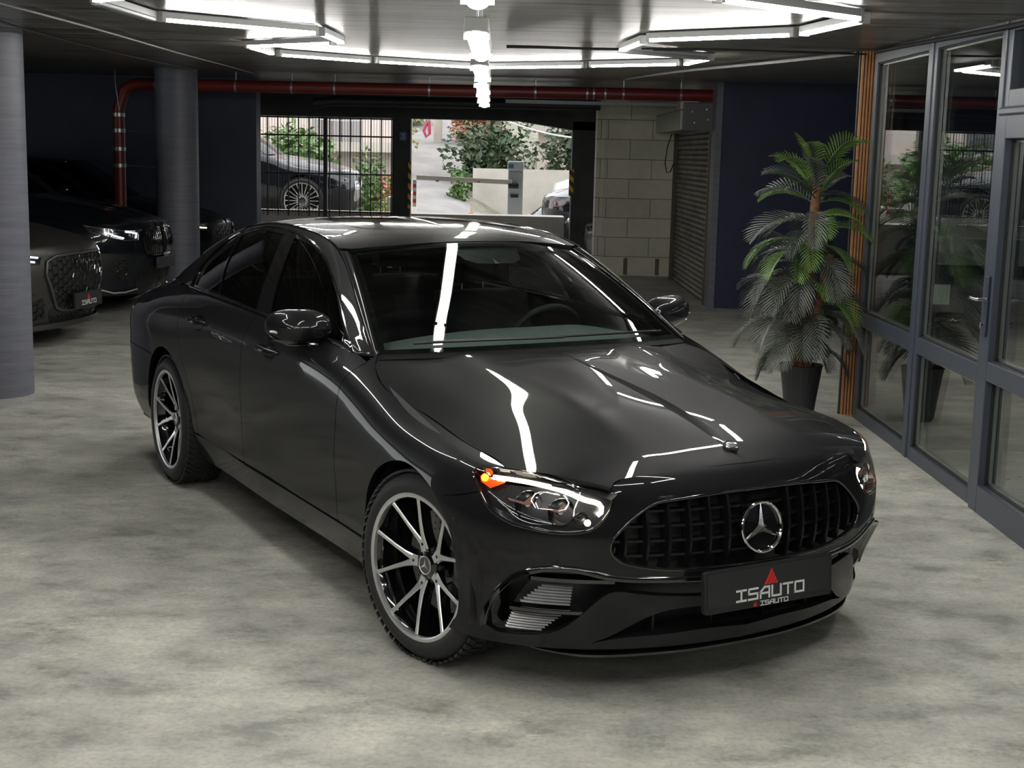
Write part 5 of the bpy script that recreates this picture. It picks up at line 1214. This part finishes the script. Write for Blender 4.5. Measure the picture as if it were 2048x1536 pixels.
# ================= parked cars =================
RG_=RING
def hexmesh(S,poly_yz,cell,Mx,name,m,parent,off,r=.0035,side=1,mirror=True,clip0=False):
    """honeycomb of thin bars laid on the nose surface inside a (y,z) polygon"""
    P=np.array(poly_yz); b=MB(); a=cell; h=a*sqrt(3)/2; segs=set(); V={}
    y0,z0=P.min(0); y1,z1=P.max(0)
    def key(p): return (round(p[0],4),round(p[1],4))
    i=int(y0/(1.5*a))-1
    while i*1.5*a<y1+a:
        j=int(z0/(2*h))-1
        while j*2*h<z1+2*h:
            cx=i*1.5*a; cz=j*2*h+(h if i%2 else 0)
            c=[(cx+a*cos(k*pi/3),cz+a*sin(k*pi/3)) for k in range(6)]
            for k in range(6):
                p,q=key(c[k]),key(c[(k+1)%6]); segs.add((min(p,q),max(p,q)))
            j+=1
        i+=1
    S2=[s for s in segs if inpoly(np.array([((s[0][0]+s[1][0])/2,(s[0][1]+s[1][1])/2)]),P)[0] and (s[0][0]+s[1][0])/2>-.001]
    if not S2: return
    pts=sorted({p for s in S2 for p in s}); 
    uv=RING.near([(.05+.76*max(.0,1-(min(abs(p[0]),.88)/.9)**2.1)**(1/2.1),abs(p[0]),p[1]) for p in pts]); X=(RING.ev(uv)+RING.nrm(uv)*off)*Mx; D={p:x for p,x in zip(pts,X)}
    for s in S2: b.tube([tuple(D[s[0]]),tuple(D[s[1]])],r,4,cap=False)
    return b.build(name,m,parent,mirror=mirror)
def ppoly(S,pts,name,m,parent,Mx,off=.004,side=1,mirror=True,thick=.012):
    uv=S.near(spl(pts,.04)) if not isinstance(pts,list) or True else None
    uv=dedup(np.array(uv),.004)
    if mirror: uv[0,0]=0; uv[-1,0]=0
    return panel(S,uv,name,m,parent,side,uv=True,mirror=mirror,off=off,M=Mx,thick=thick,inset=0,sp=.08)
def pp2(pts,name,m,parent,Mx,off=.004,thick=.012,sp=.08):
    out=[]
    for s in (-1,1):
        uv=dedup(RING.near(np.concatenate([spl([pts[i],pts[(i+1)%len(pts)]],.04)[:-1] for i in range(len(pts))])),.004)
        out.append(panel(RING,uv,name,m,parent,s,uv=True,off=off,M=Mx,thick=thick,inset=0,sp=sp))
    return out
DARKG=glassmat('dark_car_glass',(.03,.033,.035),1.55)
CACHE={}
def base_car(name,loc,rz,Mx,pm,label,group=None,wkind='multi',cat_='car',wz=.34,steer=0,glass=None):
    o=empty(name,loc,rz,label=label,cat=cat_,group=group); Mx=np.array(Mx); glass=glass or DARKG
    body=cat(row(RING.tv[8],.0,RING.tu[-1],.05),row(bot,RING.tu[-1],aR[-1,0],.05),uvl(circ_pts(-2.939,.92,.34,.388,0,180,12))[::-1],row(bot,aR[0,0],aF[-1,0],.05),uvl(circ_pts(0,.905,.34,.372,0,180,12))[::-1],row(bot,aF[0,0],0,.05)); body[0,0]=0; body[-1,0]=0
    panel(RING,dedup(body,.006),'body',pm,o,uv=True,mirror=True,M=Mx,sp=.07,inset=0,thick=.03)
    q=dedup(bon[:,::-1].copy(),.004); q[0,0]=0; q[-1,0]=0
    full=cat(hu([(.735,0,.778),(.72,.25,.776),(.70,.42,.768),(.655,.56,.762),(.56,.69,.768),(.435,.755,.769)]),hu([(.435,.755,.769)]+HSh[1:]),hu([HSh[-1],CW[0]]),hu(CW))[:,::-1].copy(); full[0,0]=0; full[-1,0]=0
    panel(HOODs,dedup(full,.004),'bonnet',pm,o,uv=True,mirror=True,M=Mx,sp=.07,inset=0)
    panel(WSC,wloop(.004,-.02,-.02),'windscreen',glass,o,uv=True,mirror=True,M=Mx,rim=False,sp=.12,inset=0)
    panel(ROOFs,dedup(rl,.005),'roof_panel',pm,o,uv=True,mirror=True,M=Mx,inset=0,sp=.09)
    panel(ROOFs,dedup(rw,.005),'rear_window',glass,o,uv=True,mirror=True,M=Mx,inset=0,sp=.12)
    b=MB(); b.grid([[tuple(np.array(p)*Mx) for p in r] for r in dk]); b.build('boot_lid',pm,o,smooth=True,mirror=True)
    for s in (-1,1):
        panel(GREEN,prep(side_top),'roof_rail',pm,o,s,uv=True,M=Mx,inset=0,sp=.08)
        panel(GREEN,prep(trim),'side_windows',glass,o,s,uv=True,M=Mx,off=-.004,inset=0,sp=.1)
        b=MB(); rows=[]
        for i,x in enumerate(XA):
            g=gl_edge(i/23); e=np.array([x,ey[i],ez[i]]); rows.append([tuple(g*[1,s,1]*Mx),tuple(((g+e)/2+[.004,.004,.007])*[1,s,1]*Mx),tuple(e*[1,s,1]*Mx)])
        b.grid(rows if s<0 else [r[::-1] for r in rows]); b.build('a_pillar',pm,o,smooth=True)
        mb=MB(); mb.lathe([(.0001,-.11),(.05,-.10),(.085,-.05),(.09,.03),(.07,.09),(.0001,.11)],14,Matrix.Translation((-.99*Mx[0],.96*s*Mx[1],1.07*Mx[2]))@Matrix.Rotation(pi/2,4,'X')@Matrix.Diagonal((.8,.75,1,1))); mb.build('door_mirror',pm,o,smooth=True)
        MB().tube([(x*Mx[0],(.905+.02)*s*Mx[1],.93*Mx[2]) for x in (-1.25,-1.45)],.012,8).tube([(x*Mx[0],(.905+.02)*s*Mx[1],.94*Mx[2]) for x in (-2.25,-2.42)],.012,8).build('door_handles',pm,o,smooth=True)
    for x in (0,-2.939):
        for s in (-1,1):
            wheel(wkind,o,(x*Mx[0],s*.79*Mx[1],.34*Mx[2]*1.0),s,scale=Mx[2]*(1.0 if Mx[2]<1.05 else .985),spokes='5' if wkind!='fine' else '20')
            r=.40
            b=MB(); P=[[((x+r*cos(a))*Mx[0],s*y*Mx[1],(.34+r*sin(a))*Mx[2]) for a in np.linspace(-.25,pi+.25,14)] for y in (.5,.86)]; b.grid(P if s<0 else P[::-1]); b.build('wheel_arch_liner',mBLK,o,smooth=True)
    MB().box((-3.8*Mx[0],-.48*Mx[1],.22*Mx[2]),(.55*Mx[0],.48*Mx[1],.6*Mx[2])).box((-2.5*Mx[0],-.8*Mx[1],.22*Mx[2]),(-.42*Mx[0],.8*Mx[1],.30*Mx[2])).build('underbody',mBLK,o)
    return o,Mx
def nosept(y,z,off=0.):
    q=RING.near([(.05+.76*max(0,1-(min(abs(y),.88)/.9)**2.1)**(1/2.1),abs(y),z)]); p=RING.ev(q)[0]+RING.nrm(q)[0]*off; p[1]*=(1 if y>=0 else -1); return p
def NP(L): return [tuple(nosept(y,z)) for y,z in L]
def lamp_shape(o,Mx,pts,frame_m,led,ledpts=(),es=4,inner=()):
    for a in pp2(NP(pts),'headlamp',mat('lamp_dark',(.015,.017,.02),.12,0,1),o,Mx,off=.003): pass
    for s in (-1,1):
        P=[nosept(y,z,.006)*[1,s,1]*Mx for y,z in pts]; MB().tube([tuple(p) for p in P],.006,6,closed=True).build('headlamp_rim',frame_m,o,smooth=True)
        for L in ledpts: MB().tube([tuple(nosept(y,z,.010)*[1,s,1]*Mx) for y,z in L],.0085,6).build('daytime_light',led,o,smooth=True)
        for y,z,r in inner: MB().lathe([(.0001,.012),(r*.6,.008),(r,-.002)],14,frame_at(tuple(nosept(y,z,.006)*[1,s,1]*Mx),(.8,.5*s,0))).build('lamp_lens',mREF,o,smooth=True)
mLED2=mat('cool_led',(1,1,1),.4,emit=(.85,.95,1),es=2.2)
# --- matt grey suv with honeycomb grille ---
mMATT=mat('satin_grey_paint',(.055,.053,.050),.42,.55)
au,Mx=base_car('suv_car',(-4.57,12.52,0),radians(-9),(1.02,1.08,1.17),mMATT,'satin grey sporty car with honeycomb grille, its nose beside the left column',wkind='multi')
oct_=[(.0,.700),(.36,.695),(.455,.655),(.475,.56),(.36,.315),(.30,.285),(0,.278)]
ppoly(RING,NP(oct_),'grille_back',mBLK,au,Mx,off=.002)
hexmesh(RING,[(-.2,.695),(.36,.69),(.45,.65),(.47,.56),(.36,.325),(.30,.295),(-.2,.285)],.036,Mx,'grille_honeycomb',mGLOSS,au,.014,.0048)
edge_tube(RING,NP(oct_),'grille_frame',mat('satin_frame',(.10,.10,.10),.4,.7),au,.016,mirror=True,M=Mx,straight=True,off=.006)
for k in range(4):
    c=nosept(-.105+.07*k,.635,.022)*Mx; b=MB(); b.lathe([(.040+.004*cos(t),.004*sin(t)) for t in np.linspace(0,2*pi,7)[:-1]],24,frame_at(tuple(c),(1,0,.1)),True); b.build('ring_emblem',mGLOSS if False else mat('dark_chrome',(.15,.15,.16),.2,1),au,smooth=True)
lamp_shape(au,Mx,[(.50,.690),(.66,.715),(.80,.725),(.82,.690),(.68,.640),(.52,.640)],mBLK,mLED2,[[(.53,.688),(.64,.702),(.78,.714)],[(.56,.655),(.66,.668),(.76,.69)]])
pp2(NP([(.56,.44),(.78,.50),(.80,.46),(.62,.40)]),'side_scoop',mBLK,au,Mx,off=.004)
pp2(NP([(.50,.40),(.60,.37),(.80,.40),(.84,.28),(.60,.22),(.44,.23)]),'side_intake',mBLK,au,Mx,off=.003)
hexmesh(RING,[(.50,.39),(.60,.36),(.80,.39),(.83,.28),(.60,.23),(.44,.24)],.034,Mx,'intake_honeycomb',mGLOSS,au,.012,.004)
ppoly(RING,NP([(0,.245),(.42,.245),(.40,.205),(0,.20)]),'lower_intake',mBLK,au,Mx,off=.003)
hexmesh(RING,[(-.1,.245),(.42,.245),(.40,.205),(-.1,.20)],.02,Mx,'lower_honeycomb',mGLOSS,au,.010,.003)
b=MB(); S_=[nosept(y,.19,.03)*Mx for y in np.linspace(0,.82,14)]; b.grid([[tuple(p) for p in S_],[tuple(p+np.array([.03,.0,-.03])) for p in S_],[tuple(p+np.array([.0,0,-.05])) for p in S_],[tuple(p+np.array([-.1,0,-.05])) for p in S_]]); b.build('front_splitter',mMATT,au,smooth=True,mirror=True)
dealer_plate(au,frame_at(tuple(nosept(0,.36,.045)*Mx),(1,0,.05)),small=False)
# --- black suv with tall twin grille ---
mBP=paint('black_paint',(.006,.008,.012),0,.3)
bm,Mx=base_car('suv_car',(-4.56,15.15,0),radians(-7),(1.06,1.09,1.26),mBP,'glossy black large car with barred twin grille, standing in front of the far round column',wkind='multi')
kid=[(.035,.72),(.20,.725),(.32,.70),(.36,.64),(.33,.53),(.20,.50),(.05,.505)]
pp2(NP(kid),'twin_grille',mBLK,bm,Mx,off=.006)
for s in (-1,1):
    P=[nosept(y,z,.018)*[1,s,1]*Mx for y,z in kid]; MB().tube([tuple(p) for p in P],.010,8,closed=True).build('grille_frame',mGLOSS,bm,smooth=True)
    for k in range(8):
        y=.065+.036*k; MB().tube([tuple(nosept(y,z,.022+.01*sin((z-.51)/.2*pi))*[1,s,1]*Mx) for z in np.linspace(.515,.71-(.02 if k>6 else 0),5)],.0075,6).build('grille_bar',mGLOSS,bm,smooth=True)
lamp_shape(bm,Mx,[(.40,.705),(.58,.712),(.76,.735),(.83,.765),(.80,.70),(.70,.655),(.56,.628),(.42,.63)],mat('lamp_chrome',(.5,.5,.52),.15,1),mLED2,[[(.45,.645),(.43,.685),(.55,.70)],[(.58,.645),(.66,.665),(.70,.69)]],inner=((.50,.668,.03),(.64,.685,.028)))
pp2(NP([(.56,.50),(.70,.44),(.60,.30),(.50,.32)]),'side_intake',mBLK,bm,Mx,off=.004)
hexmesh(RING,[(.56,.49),(.69,.44),(.60,.31),(.50,.33)],.024,Mx,'intake_honeycomb',mGLOSS,bm,.012,.003)
ppoly(RING,NP([(0,.42),(.36,.42),(.42,.27),(0,.26)]),'lower_intake',mBLK,bm,Mx,off=.004)
hexmesh(RING,[(-.1,.41),(.36,.41),(.41,.28),(-.1,.27)],.03,Mx,'lower_honeycomb',mGLOSS,bm,.012,.004)
for s in (-1,1):
    MB().tube([tuple(nosept(y,z,.02)*[1,s,1]*Mx) for y,z in ((.40,.215),(.55,.20),(.66,.205),(.78,.255))],.009,8).build('bumper_trim',mat('light_trim',(.6,.6,.55),.3,.6),bm,smooth=True)
MB().box((-.006,-.26,-.06),(.006,.26,.06)).build('number_plate_holder',mBLK,bm,bevel=.004).location=tuple(nosept(0,.44,.04)*Mx)
b=MB(); 
for k in range(5): strokes(b,[(-.09+.04*k,0),(-.07+.04*k,.018)],.006,frame_at(tuple(nosept(0,.505,.05)*Mx),(1,0,.2)),.003)
b.build('badge',mSILV,bm)
# --- black car beyond the far column ---
c3,Mx=base_car('sedan_car',(-4.42,18.35,0),radians(-5),(1.0,1.0,1.13),mBP,'black car behind the far round column with one lit headlamp showing',wkind='multi')
ppoly(RING,NP([(0,.70),(.36,.695),(.44,.64),(.36,.34),(0,.33)]),'grille_back',mBLK,c3,Mx,off=.003)
hexmesh(RING,[(-.1,.695),(.36,.69),(.43,.64),(.36,.35),(-.1,.34)],.045,Mx,'grille_honeycomb',mGLOSS,c3,.014,.005)
lamp_shape(c3,Mx,[(.48,.69),(.64,.715),(.80,.735),(.80,.70),(.68,.655),(.52,.64)],mREF,mat('warm_led',(1,1,1),.4,emit=(1,.95,.75),es=3),[[(.54,.668),(.62,.672),(.68,.682)]],inner=((.6,.68,.02),))
c4,Mx=base_car('sedan_car',(-4.60,21.0,0),radians(0),(1.0,1.0,1.10),mBP,'black car nose just past the end of the dark blue wall',wkind='multi')
lamp_shape(c4,Mx,[(.48,.69),(.64,.715),(.80,.735),(.80,.70),(.68,.655),(.52,.64)],mREF,mLED2,[])
# --- dark saloon outside the fence ---
c5,Mx=base_car('sedan_car',(-3.62,26.4,.42),radians(-3),(1.12,1.06,1.27),mBP,'big black car outside the grid fence with fine spoked wheels',wkind='fine')
lamp_shape(c5,Mx,[(.48,.66),(.64,.685),(.80,.72),(.80,.67),(.68,.61),(.52,.60)],mREF,mLED2,[],inner=((.6,.64,.03),))
for z in (.40,.47,.54): ppoly(RING,NP([(0,z+.02),(.36,z+.02),(.36,z),(0,z)]),'grille_bar',mCHROME,c5,Mx,off=.008)
# --- silver coupe by the block wall ---
mSP=paint('silver_paint',(.36,.37,.38),.8,.35)
c6,Mx=base_car('sedan_car',(1.86,22.55,0),radians(-162),(1.0,1.0,1.0),mSP,'silver car half hidden by the pale block wall',wkind='multi')
ppoly(RING,NP([(0,.69),(.36,.685),(.44,.62),(.36,.44),(0,.43)]),'grille_back',mBLK,c6,Mx,off=.003)
lamp_shape(c6,Mx,[(.48,.68),(.64,.715),(.80,.75),(.80,.69),(.68,.63),(.52,.61)],mREF,mLED2,[],inner=((.56,.655,.03),(.68,.68,.03)))
c7,Mx=base_car('sedan_car',(1.55,26.0,.1),radians(-172),(1.0,1.0,1.22),mBP,'black car outside between the silver car and the white van',wkind='multi')
lamp_shape(c7,Mx,[(.48,.68),(.64,.715),(.80,.75),(.80,.69),(.68,.63),(.52,.61)],mat('red_rim',(.5,.03,.02),.3),mLED2,[])
mWP=paint('white_paint',(.75,.76,.76),0,.35)
GLW=glassmat('pale_car_glass',(.35,.4,.42),1.7)
c8,Mx=base_car('van',(2.05,33.9,.0),radians(-165),(1.0,1.1,1.42),mWP,'white van parked outside behind the black car on the right',wkind='multi',cat_='van',glass=GLW)
c9,Mx=base_car('estate_car',(.18,29.6,-.56),radians(-168),(.95,1.0,1.08),mWP,'white car outside seen beside the barrier post',wkind='multi',glass=GLW)
# ================= outside the exit =================
def terr(x,y):
    s=1/(1+exp(-(x+.3)*2.2)); g=.42-.9*s*(1 if y<40 else max(0,1-(y-40)/8)); k=max(0,(y-31)/17)
    return g+(2.35*k**1.25)*(1-.35*s)+0
def f_asph(m,t,b):
    n=noise(t,coords(t),1.2,6,.6); t.links.new(ramp(t,n,[(.3,(.20,.19,.185)),(.7,(.30,.285,.275))]),b.inputs['Base Color'])
mASPH=mat('road_asphalt',rough=.9,build=f_asph)
b=MB(); b.grid([[(x,y,terr(x,y)) for x in np.arange(-14,12.1,.5)] for y in np.arange(23.15,62,.75)]); b.v=b.v; struct('floor_outside',b,mat('earth_bank',rough=.95,build=f_wall((.13,.13,.09),(.27,.25,.20),2.5)))
# road ribbon
b=MB(); L=[]
for y in np.arange(23.2,58,.7):
    xc=-1.08-.052*(y-24); w=.80
    L.append([(xc+w*k,y,terr(xc+w*k,y)+.025) for k in np.linspace(-1,1,7)])
b.grid(L); o=struct('floor_road',b,mASPH,smooth=True)
mCONC=mat('pale_concrete',rough=.9,build=f_wall((.42,.38,.33),(.58,.54,.48),1.2)); mPINK=mat('pink_facade',rough=.9,build=f_wall((.56,.47,.42),(.68,.59,.54),1))
# retaining wall right of the road
b=MB()
for k in range(9):
    y0=33.5+.9*k; x=.05+.06*k; b.box((x,y0,-.8),(x+.3,y0+.86,2.0+.05*k))
o=MB().box((-.80,36.0,-.9),(3.2,36.3,1.40)).build('retaining_wall',mCONC); tag(o,'pale pink block retaining wall right of the outside road','wall')
o=MB().box((-2.05,24.6,.3),(-1.78,28.6,.98)).build('low_wall',mCONC); tag(o,'low pale wall along the left of the outside road','wall')
# buildings
bl=empty('building',(-5.6,37.5,0),label='pale building with grey cladding behind the grid fence',cat='building')
MB().box((-7,0,0),(3.1,.5,9)).build('facade',mPINK,bl)
for x in (-5.2,-2.6): MB().box((x-.9,-.03,2.1),(x+.9,0,2.9)).build('window',mat('far_window',(.10,.11,.12),.2),bl)
for k in range(5): MB().box((.5+.26*k,-.08,2.0),(.72+.26*k,-.02,4.0)).build('cladding_panel',mat('clad_grey',(.30,.28,.27),.6),bl)
MB().box((-7,-.9,1.75),(3.1,0,2.0)).build('balcony_slab',mCONC,bl)
bl2=empty('building',(4.6,42,0),label='pale house with an arched opening behind the dark bushes on the right',cat='building')
b=MB(); P=[(-3.6,-1),(-3.6,4.2),(-4.9,4.2),(-4.9,6),(4,6),(4,-1),(1.6,-1)]+[(.0+1.7*cos(a),.4+1.9*sin(a)) for a in np.linspace(0,pi,13)]+[(-1.7,-1)]
b.prism(P,0,.5,Matrix(((1,0,0,0),(0,0,-1,0),(0,1,0,0),(0,0,0,1)))); b.build('facade',mPINK,bl2); MB().box((-3.6,.05,-1),(4,.4,4.2)).build('inner_wall',mCONC,bl2)
MB().box((-3.9,-1.2,2.45),(4,0,2.75)).build('roof_slab',mCONC,bl2)
# greenery: each bush has its own crown of leaves
LG=[leafmat('leaf_mid',(.05,.11,.025),(.15,.26,.07)),leafmat('leaf_dark',(.022,.045,.018),(.06,.10,.035)),leafmat('leaf_yellow',(.22,.26,.06),(.42,.42,.14)),leafmat('leaf_rust',(.30,.10,.05),(.50,.24,.12))]
def bush(loc,r,mi,label,n=900,ls=.09,cat_='bush',trunk_h=0,group=None):
    rn=random.Random(int(loc[0]*100+loc[1]*10)); o=empty('bush' if not trunk_h else 'tree',loc,label=label,cat=cat_,group=group); b=MB()
    bl_=[(rn.uniform(-.5,.5)*r[0],rn.uniform(-.5,.5)*r[1],rn.uniform(-.1,.7)*r[2],rn.uniform(.4,.65)) for _ in range(10)]
    for _ in range(n):
        c=rn.choice(bl_); v=Vector((rn.gauss(0,1),rn.gauss(0,1),rn.gauss(0,1))).normalized(); k=rn.uniform(.75,1.05)*c[3]
        p=Vector((c[0]+v.x*k*r[0],c[1]+v.y*k*r[1],c[2]+v.z*k*r[2]+trunk_h)); t=Vector((rn.gauss(0,1),rn.gauss(0,1),rn.gauss(0,.6))).normalized(); u=t.cross(v); 
        if u.length<.1: continue
        u.normalize(); s=ls*rn.uniform(.6,1.3); b.add([p-t*s,p+u*s*.45+v*s*.1,p+t*s,p-u*s*.45+v*s*.1],[(0,1,2,3)])
    b.build('foliage',LG[mi],o)
    st=MB()
    for k in range(5): a=k*1.3; st.tube([(0,0,-.1),(.15*r[0]*cos(a),.15*r[1]*sin(a),.4*r[2]+trunk_h*.6),(.5*r[0]*cos(a),.5*r[1]*sin(a),r[2]*.6+trunk_h)],[.04,.03,.012],6)
    st.build('stems',mTR,o,smooth=True); return o
bush((-4.9,31.3,.9),(1.25,.8,1.25),0,'light green bush behind the fence above the black car',1700,.11)
bush((-2.78,29.4,.5),(.50,.5,1.05),0,'green bush behind the fence beside the dark exit post',1100,.07)
bush((-2.35,27.4,.42),(.20,.3,.42),2,'small yellowish shrub low behind the fence',400,.05)
bush((-.30,37.7,.9),(1.30,.9,1.55),1,'big dark green bush right of the road',2800,.11)
bush((2.3,38.3,1.2),(1.2,.9,1.6),1,'dark green bush beside the arched house',1900,.12)
bush((-1.15,34.8,.65),(.32,.4,.75),0,'mid green bush at the right edge of the road',700,.07)
bush((-3.3,41.0,1.5),(.8,.8,1.2),2,'yellow green bush at the far left of the road',1100,.10)
bush((-.9,44.5,2.1),(.95,.9,1.0),3,'rust tinted tree over the top of the road',1500,.09,'tree',.5)
bush((-3.5,47.5,2.4),(1.3,.9,1.2),2,'yellow green tree crown at the top left of the road',1300,.12,'tree',.4)
bush((1.9,46,2.6),(1.6,.9,1.3),1,'dark tree crown above the bushes on the right',1500,.13,'tree',.4)
bush((-2.75,33.5,.7),(.35,1.3,.45),3,'dry reddish bank on the left of the road',1100,.05)
bush((-.72,31.5,.2),(.14,.3,.30),3,'orange tinted shrub at the right edge of the road',260,.05)
# barrier gate
bg=empty('barrier_gate',(.20,23.9,.0),label='pale grey barrier machine with its arm across the exit road',cat='barrier')
zb=-.05
MB().box((-.13,-.14,.25),(.13,.14,1.50)).build('cabinet',mat('cabinet_grey',(.50,.54,.56),.4),bg,bevel=.02)
MB().box((-.14,-.15,1.50),(.14,.15,1.66)).build('cabinet_top',mat('cabinet_light',(.66,.70,.72),.4),bg,bevel=.02)
MB().box((-.13,-.156,1.54),(-.04,-.15,1.61)).build('blue_sticker',mat('sticker_blue',(.03,.18,.35),.4),bg)
MB().box((-.08,-.17,1.05),(.05,-.14,1.10)).build('lock_plate',mBLK,bg)
MB().tube([(.05,-.19,1.25),(-.12,-.19,1.25)],.045,12).build('arm_clamp',mBLK,bg,smooth=True)
MB().box((-1.72,-.21,1.265),(-.10,-.17,1.345)).build('arm',mat('arm_white',(.72,.66,.60),.5),bg,bevel=.008).rotation_euler=(0,radians(1.6),0)
for x in (-1.35,-1.0,-.65): MB().box((x,-.214,1.29),(x+.05,-.21,1.31)).build('reflector',mat('refl_red',(.5,.08,.05),.4),bg)
for k in range(7): MB().box((-1.74,-.205,.86+.064*k),(-1.68,-.19,.86+.064*(k+1))).build('hanging_stripe',mat('stripe_red',(.65,.05,.04),.5) if k%2 else mWTXT,bg)
# grey post with hose in the distance and overhead wire
o=MB().tube([(-2.1,44,1.9),(-2.1,44,3.1)],.14,10).build('gate_post',mCONC); tag(o,'pale post at the top of the road','post')
o=MB().tube([(-2.42,43.7,2.7),(-2.52,43.7,2.45),(-2.44,43.7,2.25),(-2.34,43.7,2.35),(-2.36,43.7,2.75)],.05,8).build('hose',mat('hose_pink',(.45,.06,.12),.5),None,smooth=True); tag(o,'red hose hanging beside the pale post at the top of the road','hose')
def wire(p,q,sag,lb,r=.012): 
    P=[Vector(p).lerp(Vector(q),t)-Vector((0,0,sag*4*t*(1-t))) for t in np.linspace(0,1,13)]; tag(MB().tube([tuple(v) for v in P],r,6).build('overhead_cable',mat('wire_white',(.7,.7,.68),.5),None,smooth=True),lb,'cable')
wire((-5.0,30,2.62),(-1.4,30,2.78),.30,'white cable sagging behind the grid fence'); wire((-.6,30,2.75),(1.6,30,2.15),.12,'white cable running down across the open exit',.02)
# concrete edge slab above the outside
struct('ceiling_outside',MB().box((-9,22.9,2.62),(3,23.6,2.9)),mDARKC)
tag(MB().lathe([(.0001,.11),(.06,.08),(.09,.0),(.0001,-.02)],12,Matrix.Translation((-.62,26.0,terr(-.62,26.0)))).build('stone',mCONC,smooth=True),'round pale stone at the end of the road near the exit','stone')
